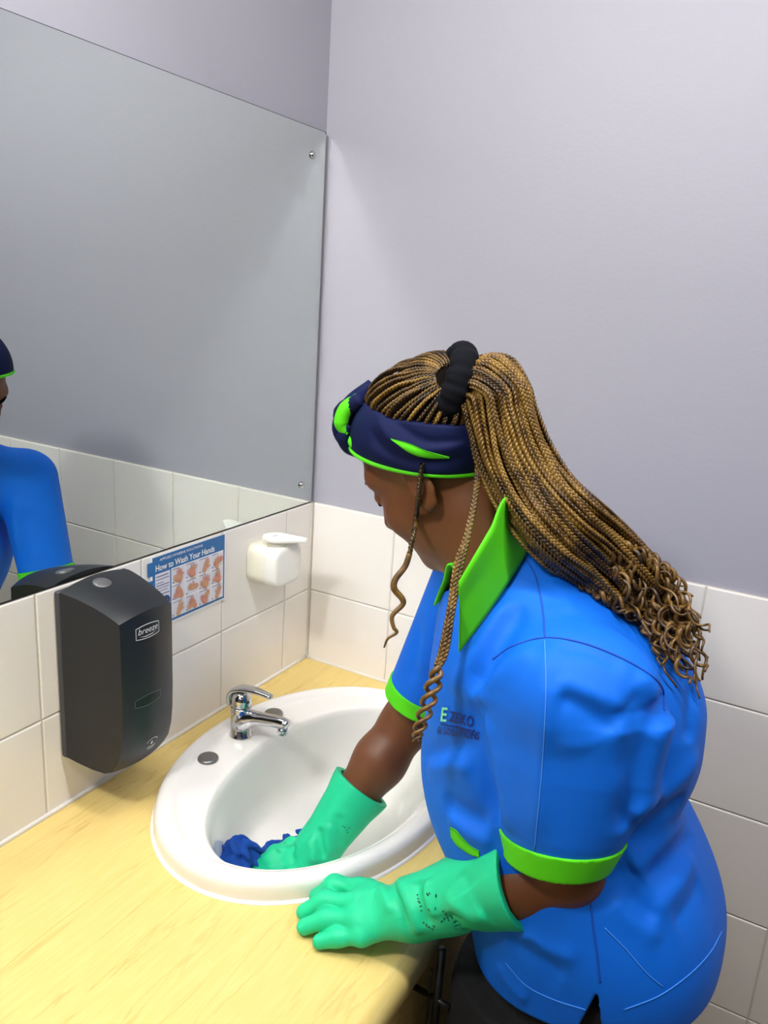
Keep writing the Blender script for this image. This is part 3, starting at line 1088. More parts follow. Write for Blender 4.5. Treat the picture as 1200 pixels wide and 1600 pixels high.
# ------------------------------------------------------------------ pose
EO = R3(.509, -.464, .584)                       # between the ears
_y, _p, _r = np.radians([173.5, 38, -8])
_h = np.array([math.cos(_y), math.sin(_y), 0.0])
HF = math.cos(_p) * _h + math.sin(_p) * np.array([0, 0, -1.0])
_HU = math.sin(_p) * _h + math.cos(_p) * np.array([0, 0, 1.0])
_HL = np.cross(_HU, HF)
HL = math.cos(_r) * _HL + math.sin(_r) * _HU
HU = math.cos(_r) * _HU - math.sin(_r) * _HL
HB = np.array([HF, HL, HU])                      # rows: face direction, her left, crown


def hw(x, y, z):
    return EO + np.array([x, y, z]) @ HB


def hloc(P):
    return (P - EO.astype(f32)) @ HB.T.astype(f32)


NB = R3(.612, -.460, .470)                       # base of the neck
SL, EL, WL = R3(.722, -.592, .405), R3(.764, -.587, .188), R3(.592, -.613, .066)
SR, ER, WR = R3(.508, -.315, .395), R3(.422, -.332, .130), R3(.349, -.458, -.050)

# torso slices: z, x front, x back, y centre, half width, turn (degrees)
TOR = np.array([
    (-.14, .655, .895, -.450, .165, 0), (-.08, .645, .915, -.450, .170, 0), (-.03, .640, .930, -.450, .174, 0), (.05, .616, .938, -.450, .180, 0), (.10, .592, .925, -.450, .182, 3), (.16, .546, .893, -.450, .180, 8),
    (.22, .524, .848, -.448, .176, 12), (.27, .524, .868, -.447, .174, 16), (.32, .525, .866, -.450, .168, 20), (.37, .525, .860, -.452, .160, 24), (.42, .535, .818, -.455, .145, 28),
    (.46, .560, .752, -.458, .108, 30), (.50, .590, .685, -.460, .062, 30)])
_tz = np.linspace(TOR[0, 0], TOR[-1, 0], 200)
_tt = np.stack([np.convolve(np.pad(np.interp(_tz, TOR[:, 0], TOR[:, k]), 8, mode='edge'), np.ones(17) / 17, 'valid') for k in range(1, 6)], 1)


def torso(P, shrink=0.0):
    z = P[:, 2] - ZC
    g = [np.interp(z, _tz, _tt[:, k]).astype(f32) for k in range(5)]
    cx, hd, cy, wd = (g[0] + g[1]) / 2, (g[1] - g[0]) / 2 - shrink, g[2], g[3] - shrink
    hd = np.maximum(hd, .01); wd = np.maximum(wd, .01)
    a = np.radians(g[4]); c, s = np.cos(a), np.sin(a)
    dx, dy = P[:, 0] - cx, P[:, 1] - cy
    u = dx * c + dy * s
    v = -dx * s + dy * c
    k = ((np.abs(u) / hd) ** 2.4 + (np.abs(v) / wd) ** 2.4) ** (1 / 2.4)
    d = (k - 1) * np.minimum(hd, wd)
    return smax(d, z - .50 + shrink, .02)


# ------------------------------------------------------------------ body (one skin)
def head_sdf(P):
    q = hloc(P)
    m = np.abs(q).max(1) < .25
    out = np.full(len(P), 1.0, f32)
    out[~m] = np.linalg.norm(q[~m], axis=1) - .2
    q = q[m]
    if len(q):
        w = q.copy(); w[:, 1] = np.abs(w[:, 1])       # left-right symmetric
        d = ell(w, (-.010, 0, .052), (.094, .073, .080))
        d = smin(d, ell(w, (.034, 0, -.012), (.055, .056, .082)), .03)
        d = smin(d, ell(w, (.036, 0, -.062), (.046, .049, .044)), .03)
        d = smin(d, ell(w, (.071, 0, -.090), (.020, .022, .018)), .022)
        d = smin(d, ell(w, (.052, .041, -.020), (.028, .020, .024)), .02)
        d = smin(d, seg(w, (.074, 0, .040), (.062, .044, .040), .017, .013), .015)
        d = smax(d, -ell(w, (.098, .031, .016), (.019, .016, .012)), .012)
        d = smin(d, ell(w, (.0745, .031, .016), (.0125, .0145, .0125)), .004)
        d = smin(d, seg(w, (.084, 0, .028), (.107, 0, -.018), .0075, .0115), .010)
        d = smin(d, ell(w, (.097, .0125, -.023), (.0105, .0085, .0085)), .006)
        d = smax(d, -ell(w, (.103, .0075, -.033), (.005, .004, .005)), .003)
        d = smin(d, seg(w, (.093, 0, -.0505), (.082, .021, -.055), .0072, .0035), .006)
        d = smin(d, seg(w, (.091, 0, -.0625), (.081, .019, -.057), .0085, .0035), .006)
        d = smax(d, -seg(w, (.101, 0, -.0565), (.086, .021, -.0565), .0016, .0010), .003)
        # ear
        e = ell(w, (-.010, .0725, .003), (.0165, .0070, .0290))
        e = smax(e, -ell(w, (-.006, .0805, .004), (.0090, .0060, .0165)), .004)
        e = smin(e, seg(w, (.002, .0700, .000), (.000, .0715, -.008), .0045, .0040), .004)
        e = smin(e, ell(w, (-.004, .0710, -.024), (.0080, .0052, .0080)), .006)
        d = smin(d, e, .006)
        out[m] = d
    return out


NK0 = hw(-.022, 0, -.020)
NK1 = hw(-.010, 0, -.060)


def body_sdf(P):
    d = head_sdf(P)
    d = smin(d, seg(P, NK0, NB, .050, .056), .025)
    m = P[:, 2] > ZC - .25
    if m.any():
        Q = P[m]
        dm = smin(d[m], seg(Q, NK1, NB + [-.02, 0, -.02], .042, .052), .03)
        t = smax(torso(Q, .036), -.11 - (Q[:, 2] - ZC), .03)
        t = smin(t, seg(Q, NB - [0, 0, .02], SL, .038, .040), .02)
        t = smin(t, seg(Q, NB - [0, 0, .02], SR, .038, .040), .02)
        dm = smin(dm, t, .03)
        for S_, E_, W_ in ((SL, EL, WL), (SR, ER, WR)):
            a = seg(Q, S_, E_, .040, .039)
            mid = E_ + (W_ - E_) * .30
            a = smin(a, seg(Q, E_, mid, .0385, .0405), .02)
            a = smin(a, seg(Q, mid, W_, .0405, .0265), .02)
            dm = smin(dm, a, .02)
        d[m] = dm
    # hands inside the gloves
    for K in (HAND_L, HAND_R):
        m = np.linalg.norm(P - K['palm'].astype(f32), axis=1) < .19
        if m.any():
            Q = P[m]
            hd = seg(Q, K['wrist'], K['palm'] - [0, 0, .006], .020, .010)
            for ch in K['fingers']:
                for a, b in zip(ch[:-1], ch[1:]):
                    hd = smin(hd, seg(Q, a - [0, 0, .001], b, .0055, .0060), .004)
            d[m] = smin(d[m], hd, .012)
    # hips and legs inside the trousers
    m = P[:, 2] < ZC + .12
    if m.any():
        Q = P[m]
        dl = d[m]
        for hip, knee, ank in LEGS:
            lg = seg(Q, hip + np.array([.035, 0, -.03]), knee, .058, .048)
            lg = smin(lg, seg(Q, knee, ank, .048, .032), .03)
            lg = smin(lg, seg(Q, ank, ank + np.array([-.14, 0, -.035]), .030, .026), .02)
            dl = smin(dl, lg, .04)
        d[m] = dl
    return d


LEGS = [(R3(.724, -.532, -.07), np.array([.700, -.545, .47]), np.array([.755, -.555, .085])),
        (R3(.716, -.365, -.07), np.array([.695, -.360, .47]), np.array([.755, -.345, .085]))]


def chain(spec):
    return [at_z(q, ZC + z) for q, z in spec]


HAND_L = dict(
    wrist=WL, palm=at_z((560, 1420), ZC + .045),
    fingers=[chain([((562, 1388), .046), ((522, 1383), .036), ((495, 1400), .014)]),
             chain([((556, 1411), .046), ((508, 1407), .032), ((475, 1425), .0125)]),
             chain([((558, 1437), .041), ((510, 1435), .027), ((476, 1448), .0125)]),
             chain([((566, 1462), .031), ((528, 1463), .021), ((500, 1471), .0115)]),
             chain([((612, 1398), .045), ((575, 1390), .024), ((545, 1390), .013)])])
HAND_R = dict(
    wrist=WR, palm=at_z((455, 1343), ZC - .075),
    fingers=[chain([((462, 1335), -.069), ((430, 1333), -.075), ((411, 1345), -.098)]),
             chain([((460, 1345), -.073), ((424, 1343), -.081), ((402, 1354), -.102)]),
             chain([((464, 1355), -.077), ((430, 1355), -.087), ((406, 1363), -.105)]),
             chain([((472, 1364), -.081), ((440, 1366), -.092), ((418, 1371), -.107)]),
             chain([((484, 1326), -.066), ((456, 1321), -.078), ((437, 1327), -.096)])])

person = empty('person', (.79, -.45, 0))
tag(person, 'person in blue and lime uniform bending over the basin, scrubbing it with green gloves', 'person')

# ------------------------------------------------------------------ shirt
SLA, SLB = R3(.742, -.575, .385), R3(.750, -.597, .205)      # left sleeve axis, cuff centre
SRA, SRB = R3(.505, -.320, .385), R3(.440, -.331, .178)
axL = (SLB - SLA) / np.linalg.norm(SLB - SLA)
axR = (SRB - SRA) / np.linalg.norm(SRB - SRA)
cutL = axL + np.array([.10, -.06, 0]); cutL /= np.linalg.norm(cutL)
cutR = axR


def sleeve_l(P):
    # wider along x than along y
    q = P - SLA.astype(f32)
    t = np.clip((q @ axL.astype(f32)) / np.linalg.norm(SLB - SLA), -0.1, 1.25)
    c = SLA.astype(f32) + t[:, None] * (SLB - SLA).astype(f32)
    r = P - c
    ra = np.interp(t, [-.1, 0, .35, .75, 1, 1.25], [.090, .105, .096, .074, .0580, .054]).astype(f32)
    rb = np.interp(t, [-.1, 0, .35, .75, 1, 1.25], [.070, .076, .074, .068, .0600, .056]).astype(f32)
    k = np.sqrt((r[:, 0] / ra) ** 2 + (r[:, 1] / rb) ** 2 + (r[:, 2] / rb) ** 2)
    return (k - 1) * rb


def sleeve_r(P):
    return seg(P, SRA, SRB + (SRB - SRA) * .2, .061, .052)


def neck_hole(P):
    return seg(P, NB + [-.018, 0, -.03], hw(-.015, 0, -.03), .056, .070)


HEM_X = (.65, -.010, .12)


def hem_plane(P):       # positive below the hem
    hz = HEM_X[1] + (P[:, 0] - HEM_X[0]) * HEM_X[2]
    return (hz - (P[:, 2] - ZC))


SLIT = R3(.820, -.63, .060)


def shirt_trunk(P, d=None):
    d = torso(P) if d is None else d
    sh = seg(P, NB + [.015, .0, -.035], R3(.735, -.580, .395), .072, .078)
    sh = smin(sh, seg(P, NB + [.0, .0, -.035], R3(.525, -.335, .385), .066, .058), .03)
    d = smin(d, sh, .04)
    return smin(d, seg(P, NB + [.005, 0, -.02], NB + [.045, -.005, .005], .062, .055), .03)


def shirt_base(P):
    d = shirt_trunk(P)
    d = smin(d, sleeve_l(P), .008)
    return smin(d, sleeve_r(P), .018)


def shirt_sdf(P):
    tor = torso(P)
    trunk = shirt_trunk(P, tor)
    slv = [sleeve_l(P), sleeve_r(P)]
    b = smin(smin(trunk, slv[0], .008), slv[1], .018)
    fo = apply_folds(P, b, FOLDS) - b            # crease displacement
    d = trunk + fo
    for s_, C_, cut, kk in ((slv[0], SLB, cutL, .008), (slv[1], SRB, cutR, .018)):
        cl = (P - C_.astype(f32)) @ cut.astype(f32)
        s0 = s_ + fo * np.clip((-cl - .012) / .05, 0, 1)
        s1 = np.maximum(s0, cl)
        s1 = np.maximum(s1, -np.maximum(s0 + .009, -(cl + .035)))
        k = np.clip((-cl - .02) / .10, .02, 1.0) * kk      # loose where the sleeve leaves the arm
        d = smin(d, s1, k)
    hp = hem_plane(P)
    d = smax(d, hp, .002)
    d = np.maximum(d, -np.maximum(tor + fo + .008, -(hp + .10)))
    d = smax(d, -neck_hole(P), .004)
    zz = P[:, 2] - ZC
    w = np.clip((.078 - zz) * .24, 0, .03)
    sl = np.maximum(np.abs(P[:, 0] - SLIT[0]) - w, P[:, 1] + .56)
    sl = np.maximum(sl, zz - .078)
    return np.maximum(d, -sl)


FOLDS = []


def fold(pxs, w, amp, n=7, fn=None):
    L = march(fn or shirt_base, [tuple(q) for q in catmull(pxs, n)])
    FOLDS.append((L, w, amp * 1.15))


# creases of the cloth, as lines on the shirt: raised (+) or sunk (-)
for pxs, w, amp in [
    ([(820, 940), (788, 990), (758, 1045), (736, 1088)], .012, -.016), ([(800, 930), (762, 985), (728, 1045), (704, 1090)], .012, .008), ([(845, 1008), (800, 1040), (762, 1075), (748, 1100)], .014, .010),
    ([(736, 1090), (748, 1150), (765, 1220), (780, 1300)], .010, -.014), ([(757, 1100), (772, 1170), (792, 1260), (800, 1310)], .014, .007),
    ([(660, 1185), (690, 1172), (720, 1165), (755, 1165)], .010, -.008), ([(665, 1205), (700, 1195), (740, 1200)], .012, .006), ([(690, 1245), (725, 1270), (770, 1290)], .012, -.009), ([(695, 1270), (730, 1300), (775, 1320)], .010, .006),
    ([(853, 1000), (854, 1080), (847, 1200), (835, 1340)], .011, .007), ([(868, 1060), (920, 1082), (985, 1108)], .011, .006), ([(865, 1085), (915, 1110), (970, 1150)], .014, -.006),
    ([(985, 1120), (950, 1150), (905, 1165), (862, 1160)], .016, .003),
    ([(1042, 1080), (1022, 1130), (1004, 1190), (986, 1260), (972, 1305)], .010, -.018), ([(990, 1050), (1022, 1080), (1026, 1120), (1010, 1180)], .012, .004), ([(985, 1075), (1003, 1110), (992, 1170), (975, 1230)], .014, -.004),
    ([(1082, 1070), (1080, 1110), (1076, 1165)], .009, -.008), ([(1095, 1170), (1060, 1215), (1010, 1255), (975, 1285)], .014, .010), ([(1074, 1240), (1040, 1272), (1005, 1302), (980, 1318)], .010, -.013), ([(1072, 1275), (1035, 1310), (1000, 1345), (985, 1360)], .012, .009),
    ([(1085, 1300), (1062, 1330), (1040, 1355), (1005, 1375)], .010, -.010), ([(1085, 1330), (1070, 1365), (1045, 1400), (1015, 1425)], .013, .007), ([(1095, 1370), (1080, 1410), (1050, 1450)], .016, -.005),
    ([(965, 1345), (990, 1400), (1030, 1440)], .012, -.006), ([(950, 1400), (985, 1440), (1040, 1470)], .014, .004), ([(790, 1470), (840, 1500), (890, 1530)], .014, -.005), ([(800, 1450), (850, 1480), (910, 1500)], .014, .005), ([(775, 1500), (800, 1540), (830, 1565)], .014, .004),
    ([(850, 900), (880, 930), (900, 965)], .018, .003), ([(870, 1010), (920, 1018), (980, 1045)], .009, -.003), ([(655, 960), (650, 1020), (640, 1070)], .012, -.005), ([(675, 940), (668, 1000), (655, 1060)], .012, .004)]:
    fold(pxs, w, amp)



def shirt_skin(P):      # for laying things on the cloth
    return apply_folds(P, shirt_base(P), FOLDS)


H_SHIRT = .003
shirt = sdf_obj('shirt', shirt_sdf, R3(.36, -.72, -.09), R3(1.0, -.19, .56), H_SHIRT, M_SHIRT)
adopt(person, shirt)


def sub(parent, *kids):     # sub-parts: their part sits at the world origin
    for k in kids:
        k.parent = parent


def band_l(P):
    d = sleeve_l(P)
    cl = (P - SLB.astype(f32)) @ cutL.astype(f32)
    return np.maximum(np.abs(d + .0008) - .0032, np.abs(cl + .013) - .0155)


def band_r(P):
    d = sleeve_r(P)
    cl = (P - SRB.astype(f32)) @ cutR.astype(f32)
    return np.maximum(np.abs(d + .0008) - .0032, np.abs(cl + .012) - .0135)


cuff_l = sdf_obj('sleeve_cuff', band_l, SLB - .11, SLB + .11, .0022, M_LIME)
cuff_r = sdf_obj('sleeve_cuff', band_r, SRB - .09, SRB + .09, .0022, M_LIME)
sub(shirt, cuff_l, cuff_r)

body = sdf_obj('body', body_sdf, np.array([.20, -.76, -.01]), np.array([.98, -.22, 1.66]), .004, M_SKIN, newton=1)
adopt(person, body)

# ------------------------------------------------------------------ gloves
def glove_fn(K, cuff, rw, rc, fr=1.0, tilt=(0, 0, 0)):
    wrist = np.asarray(K['wrist'], float)
    ax = (cuff - wrist) / np.linalg.norm(cuff - wrist)
    cut = ax + np.array(tilt); cut /= np.linalg.norm(cut)
    folds = K.get('folds', [])

    def outer(P):
        d = seg(P, wrist, cuff, rw, rc)
        d = smin(d, seg(P, cuff, cuff + ax * .05, rc, rc * 1.08), .01)
        pal = None
        for ch in K['fingers'][:4]:
            m = seg(P, wrist + (ch[0] - wrist) * .10, ch[0], .0215, .0128)
            pal = m if pal is None else smin(pal, m, .016)
        d = smin(d, pal, .022)
        fing = None
        for i, ch in enumerate(K['fingers']):
            r = np.array([.0118, .0116, .0104]) * fr if i < 4 else np.array([.0150, .0120, .0100]) * fr
            if i == 3: r = r * .92
            fd = None
            for j in range(len(ch) - 1):
                s_ = seg(P, ch[j], ch[j + 1], r[j], r[j + 1])
                fd = s_ if fd is None else smin(fd, s_, .012)
            fing = fd if fing is None else smin(fing, fd, .0016)
        d = smin(d, fing, .007)
        return d

    def fn(P):
        d = outer(P)
        if folds: d = apply_folds(P, d, folds)
        c = (P - cuff.astype(f32)) @ cut.astype(f32)
        d = np.maximum(d, c)
        inner = np.maximum(seg(P, wrist + ax * .02, cuff + ax * .06, rw - .004, rc * 1.04 - .0025), -(c + .085))
        return np.maximum(d, -inner)
    return outer, fn


CUFL = R3(.712, -.600, .160)
gl_out, gl_fn0 = glove_fn(HAND_L, CUFL, .0370, .0545, tilt=(-.05, -.05, -.22))
GF = []
for pxs, w, amp in [([(620, 1372), (632, 1395), (648, 1440), (650, 1462)], .0060, .0055), ([(602, 1372), (612, 1385), (628, 1425), (640, 1462)], .0050, -.0050),
                    ([(655, 1372), (652, 1392), (660, 1425), (676, 1452)], .0060, -.0060), ([(668, 1372), (668, 1400), (678, 1440)], .0065, .0040),
                    ([(590, 1385), (600, 1400), (612, 1430)], .006, .0030), ([(690, 1395), (735, 1430), (760, 1425)], .0110, .0045),
                    ([(700, 1420), (720, 1455), (760, 1462)], .0120, -.0040), ([(720, 1360), (735, 1390)], .012, -.0025), ([(548, 1395), (590, 1392)], .010, .002)]:
    GF.append((march(gl_out, [tuple(q) for q in catmull(pxs, 12)]), w, amp * 1.7))
HAND_L['folds'] = GF
gl_out, gl_fn = glove_fn(HAND_L, CUFL, .0370, .0545, tilt=(-.05, -.05, -.22))
glove_l = sdf_obj('rubber_glove', gl_fn, R3(.41, -.71, -.02), R3(.77, -.50, .21), .002, M_GLOVE)
glove_l['label'] = 'green rubber glove resting flat on the counter'
CUFR = ER + (WR - ER) * .52
gr_out, gr_fn0 = glove_fn(HAND_R, CUFR, .0350, .0480, .95)
GF = []
for pxs, w, amp in [([(515, 1285), (512, 1310), (520, 1340)], .0055, .0050), ([(500, 1290), (500, 1318), (508, 1345)], .0050, -.0045), ([(480, 1310), (488, 1330), (492, 1350)], .005, .0045),
                    ([(532, 1270), (528, 1295), (540, 1325)], .006, -.0035), ([(462, 1318), (455, 1335), (462, 1352)], .0045, -.0035), ([(445, 1318), (432, 1330)], .004, .003)]:
    GF.append((march(gr_out, [tuple(q) for q in catmull(pxs, 10)]), w, amp * 1.5))
HAND_R['folds'] = GF
gr_out, gr_fn = glove_fn(HAND_R, CUFR, .0350, .0480, .95)
glove_r = sdf_obj('rubber_glove', gr_fn, R3(.20, -.56, -.125), R3(.47, -.30, .13), .002, M_GLOVE)
glove_r['label'] = 'green rubber glove reaching down into the basin'
adopt(person, glove_l, glove_r)

# smudged black print on the glove cuff: little flecks lying on the rubber
flv, flf = [], []
fr_ = random.Random(4)
spots = [(652, 1398), (653, 1404), (655, 1410), (657, 1416), (658, 1423), (668, 1398), (671, 1396), (681, 1400), (662, 1442), (666, 1446), (670, 1449), (676, 1452), (678, 1448), (670, 1422), (680, 1420), (692, 1424), (697, 1430), (694, 1436), (699, 1434), (703, 1431), (690, 1440), (706, 1434), (696, 1427), (701, 1438)]
PT = march(gl_fn, spots, lift=.0006)
GN = grad(gl_fn, PT)
for c, nrm in zip(PT, GN):
    u = np.cross(nrm, [0, 0, 1.0]); u /= np.linalg.norm(u) + 1e-9
    w = np.cross(nrm, u)
    a0 = fr_.uniform(0, 3.1); L_, B_ = fr_.uniform(.0010, .0026), fr_.uniform(.0005, .0009)
    d1 = u * math.cos(a0) + w * math.sin(a0); d2 = np.cross(nrm, d1)
    b0 = len(flv)
    flv += [c - d1 * L_ - d2 * B_, c + d1 * L_ * .6 - d2 * B_, c + d1 * L_, c + d1 * L_ * .3 + d2 * B_ * 1.5, c - d1 * L_ + d2 * B_]
    flf.append(tuple(range(b0, b0 + 5)))
flk = mesh('worn_print', flv, flf, M_INK)
sub(glove_l, flk)
flv, flf = [], []
PT = march(gr_fn, [(536, 1291), (539, 1293), (542, 1297), (543, 1301), (546, 1294)], lift=.0006)
GN = grad(gr_fn, PT)
for c, nrm in zip(PT, GN):
    u = np.cross(nrm, [0, 0, 1.0]); u /= np.linalg.norm(u) + 1e-9
    w = np.cross(nrm, u); b0 = len(flv)
    flv += [c - u * .0016 - w * .0005, c + u * .0016 - w * .0008, c + u * .001 + w * .0005, c - u * .0012 + w * .0007]
    flf.append(tuple(range(b0, b0 + 4)))
flk = mesh('worn_print', flv, flf, M_INK)
sub(glove_r, flk)

# ------------------------------------------------------------------ trousers and shoes
def trouser_sdf(P):
    d = torso(P, .012)
    d = np.maximum(d, (P[:, 2] - ZC) - .04)
    d = smax(d, -.15 - (P[:, 2] - ZC), .04)
    for hip, knee, ank in LEGS:
        l = seg(P, hip, knee, .100, .078)
        l = smin(l, seg(P, knee, ank + [.0, 0, -.02], .076, .072), .03)
        d = smin(d, l, .05)
    d = np.maximum(d, (P[:, 2] - ZC) - .04)
    d = np.where(P[:, 2] > ZC - .03, np.maximum(d, torso(P, .010)), d)
    d = apply_folds(P, d, [([(.70, -.62, .62), (.66, -.52, .60), (.68, -.45, .63)], .02, .006), ([(.66, -.55, .46), (.70, -.50, .42)], .02, -.006)])
    d = np.maximum(d, .045 - P[:, 2])
    return d


trs = sdf_obj('trousers', trouser_sdf, (.58, -.70, .02), (1.0, -.2, ZC + .06), .007, M_TROUSER)
adopt(person, trs)
for hip, knee, ank in LEGS:
    def shoe_fn(P, ank=ank):
        d = ell(P, ank + np.array([-.115, 0, -.050]), (.095, .045, .036))
        d = smin(d, ell(P, ank + np.array([.0, 0, -.045]), (.055, .038, .045)), .03)
        d = smin(d, seg(P, ank + [.0, 0, -.03], ank + [.0, 0, .01], .042, .042), .02)
        d = np.maximum(d, .016 - P[:, 2])
        return np.maximum(d, P[:, 2] - .115)
    so = sdf_obj('shoe', shoe_fn, ank + [-.24, -.07, -.09], ank + [.08, .07, .05], .005, M_SHOE)
    adopt(person, so)
    an = np.linspace(0, 2 * math.pi, 28, endpoint=False)
    rings = []
    for zz in (0.0, .016):
        rings.append(np.stack([ank[0] - .080 + .132 * np.cos(an), ank[1] + (.046 - .008 * np.cos(an)) * np.sin(an), np.full(28, zz + .0005)], 1))
    v, f = loft(rings, True, True, True)
    sl = mesh('sole', v, f, M_SOLE)
    sub(so, sl)

# ------------------------------------------------------------------ hair and headband
def skull(P, grow=0.0):
    q = hloc(P)
    return ell(q, (-.010, 0, .052), (.094 + grow, .073 + grow, .080 + grow))


BA = math.radians(41.5)
BN = np.array([-math.sin(BA), 0, math.cos(BA)])


def hair_sdf(P):
    q = hloc(P)
    d = ell(q, (-.012, 0, .054), (.098, .078, .083))
    d = smin(d, ell(q, (-.060, 0, .085), (.045, .045, .045)), .03)
    s = q @ BN.astype(f32)
    # below the band only the nape keeps hair
    nape = smax(-(q[:, 0] + .040), .0, .01)
    d = smax(d, np.where(s < .04, q[:, 0] + .045 + .6 * (q[:, 2] + .02), -1.0).astype(f32), .006)
    return smax(d, -(q[:, 2] + .055), .01)


hair = sdf_obj('hair', hair_sdf, EO - .19, EO + .19, .004, M_HAIR)
hair['label'] = 'golden brown braids swept into a high ponytail'
adopt(person, hair)

BANDF = []


def band_base(P):
    q = hloc(P)
    d = ell(q, (-.009, 0, .050), (.1020, .0820, .0865))
    s = q @ BN.astype(f32)
    th = .0052 + .0022 * np.cos((s - .0535) / .031 * 1.3)
    return np.maximum(np.abs(d) - th, np.abs(s - .0535) - .031)


def band_fold(pxs, w, amp):
    BANDF.append((march(band_base, [tuple(q) for q in catmull(pxs, 12)]), w, amp))


band_fold([(585, 640), (610, 684), (660, 704), (742, 692)], .0055, .0045)
band_fold([(590, 625), (625, 665), (670, 690), (742, 686)], .0045, -.0040)
band_fold([(575, 665), (600, 700), (650, 722), (742, 716)], .0050, -.0035)
band_fold([(565, 690), (600, 715), (650, 733), (742, 738)], .0070, .0025)


def band_sdf(P):
    d = band_base(P)
    return smax(apply_folds(P, d, BANDF), -1.0, .001)


hb = sdf_obj('headband', band_sdf, EO - .19, EO + .19, .0026, M_NAVY)
hb['label'] = 'navy headband with lime green lining, knotted at the front'
adopt(person, hb)
# lime piping along the lower edge: a ring lying on the head just under the band
ring = []
for a_ in np.linspace(0, 2 * math.pi, 90, endpoint=False):
    # walk out from the head's axis in the band's lower plane until the band surface
    bx = np.array([math.cos(BA), 0, math.sin(BA)])
    dr = bx * math.cos(a_) + np.array([0, 1.0, 0]) * math.sin(a_)
    o_ = np.array([-.009, 0, .050]); o_ = o_ + BN * (.0235 - o_ @ BN)
    lo_, hi_ = .03, .14
    for _ in range(30):
        md_ = (lo_ + hi_) / 2
        q = o_ + dr * md_
        k = (((q - np.array([-.009, 0, .050])) / np.array([.1078, .0878, .0923])) ** 2).sum()
        if k < 1: lo_ = md_
        else: hi_ = md_
    ring.append(o_ + dr * lo_)
ring = np.array([hw(*q) for q in ring])
ring = np.vstack([ring, ring[:1]])
pip = tube('lime_piping', ring, .0030, M_LIME, None, 8, False, 1.0)
sub(hb, pip)


def patch(name, top, bot, fn, m, lift=.0012, nu=26, nv=5, thick=.0012):
    """a strip of cloth between two picture curves, lying on a surface"""
    A, B_ = catmull(top, nu), catmull(bot, nu)
    px = [tuple(A[i] * (1 - j / (nv - 1)) + B_[i] * (j / (nv - 1))) for i in range(nu) for j in range(nv)]
    Q = march(fn, px, lift=lift)
    N_ = grad(fn, Q)
    Q2 = Q - N_ * thick
    v = np.vstack([Q, Q2]); n0 = nu * nv
    f = []
    for i in range(nu - 1):
        for j in range(nv - 1):
            a_, b_, c_, d_ = i * nv + j, i * nv + j + 1, (i + 1) * nv + j + 1, (i + 1) * nv + j
            f.append((a_, d_, c_, b_)); f.append((n0 + a_, n0 + b_, n0 + c_, n0 + d_))
    for i in range(nu - 1):
        for j in (0, nv - 1):
            a_, b_ = i * nv + j, (i + 1) * nv + j
            f.append((a_, b_, n0 + b_, n0 + a_))
    return mesh(name, v, f, m, None, True)


cres = patch('lime_fold', [(610, 685), (640, 693), (670, 706), (702, 715)], [(612, 688), (640, 708), (668, 716), (702, 716.5)], band_sdf, M_LIME, .0016)
sub(hb, cres)
# the knot: two interlocked twists of cloth at the forehead
KN = np.array([.0560, .022, .1130])


def kp(*L):
    return [hw(*(KN + np.array(q))) for q in L]


for nm, pts, rad, mm in [
    ('knot_loop', kp((-.045, -.010, .030), (-.012, .004, .024), (.012, .014, .006), (.014, .012, -.018), (-.006, .018, -.034)), [.010, .014, .0160, .0140, .009], M_NAVY),
    ('knot_loop', kp((-.040, .022, .020), (-.010, .020, .022), (.012, .002, .020), (.018, -.012, .002), (.010, -.030, -.022)), [.009, .0125, .0135, .013, .009], M_NAVY),
    ('knot_lining', kp((-.036, .020, .024), (-.016, .027, .0215), (.000, .031, .010), (.003, .029, -.006)), [.0065, .0095, .0095, .0050], M_LIME),
    ('knot_lining', kp((-.002, .0245, -.012), (-.002, .0305, -.020), (-.013, .0330, -.030), (-.028, .0345, -.034)), [.005, .0090, .0085, .0030], M_LIME),
    ('knot_loop', kp((-.006, .026, .002), (.010, .0295, -.006), (.016, .022, -.020), (.006, .020, -.036)), [.0055, .0085, .0090, .007], M_NAVY)]:
    c_ = catmull(pts, 30)
    kl = tube(nm, c_, np.interp(np.linspace(0, 1, 30), np.linspace(0, 1, len(rad)), rad), mm, None, 12)
    sub(hb, kl)

# ---- scrunchie
PB = hw(-.0900, .020, .0830)                         # where the ponytail leaves the head
PD = .92 * RT - .30 * UP + .15 * _fw; PD /= np.linalg.norm(PD)
u_ = np.cross(PD, [0, 0, 1.0]); u_ /= np.linalg.norm(u_); w_ = np.cross(PD, u_)
sv = []
NA, NT = 120, 18
for i in range(NA):
    a_ = 2 * math.pi * i / NA
    er = u_ * math.cos(a_) + w_ * math.sin(a_)
    for j in range(NT):
        b_ = 2 * math.pi * j / NT
        ruff = 1 + .05 * math.sin(11 * a_ + 1.5 * math.sin(2 * a_) + .8 * math.sin(2 * b_)) + .035 * math.sin(23 * a_ + 2 * math.sin(3 * a_))
        rr_ = .0150 * ruff
        sv.append(PB + er * (.0380 + rr_ * math.cos(b_)) + PD * (rr_ * 1.15 * math.sin(b_)))
sf = [(i * NT + j, ((i + 1) % NA) * NT + j, ((i + 1) % NA) * NT + (j + 1) % NT, i * NT + (j + 1) % NT) for i in range(NA) for j in range(NT)]
scr = mesh('hair_tie', sv, sf, M_SCRUNCH, None, True)
sub(hair, scr)


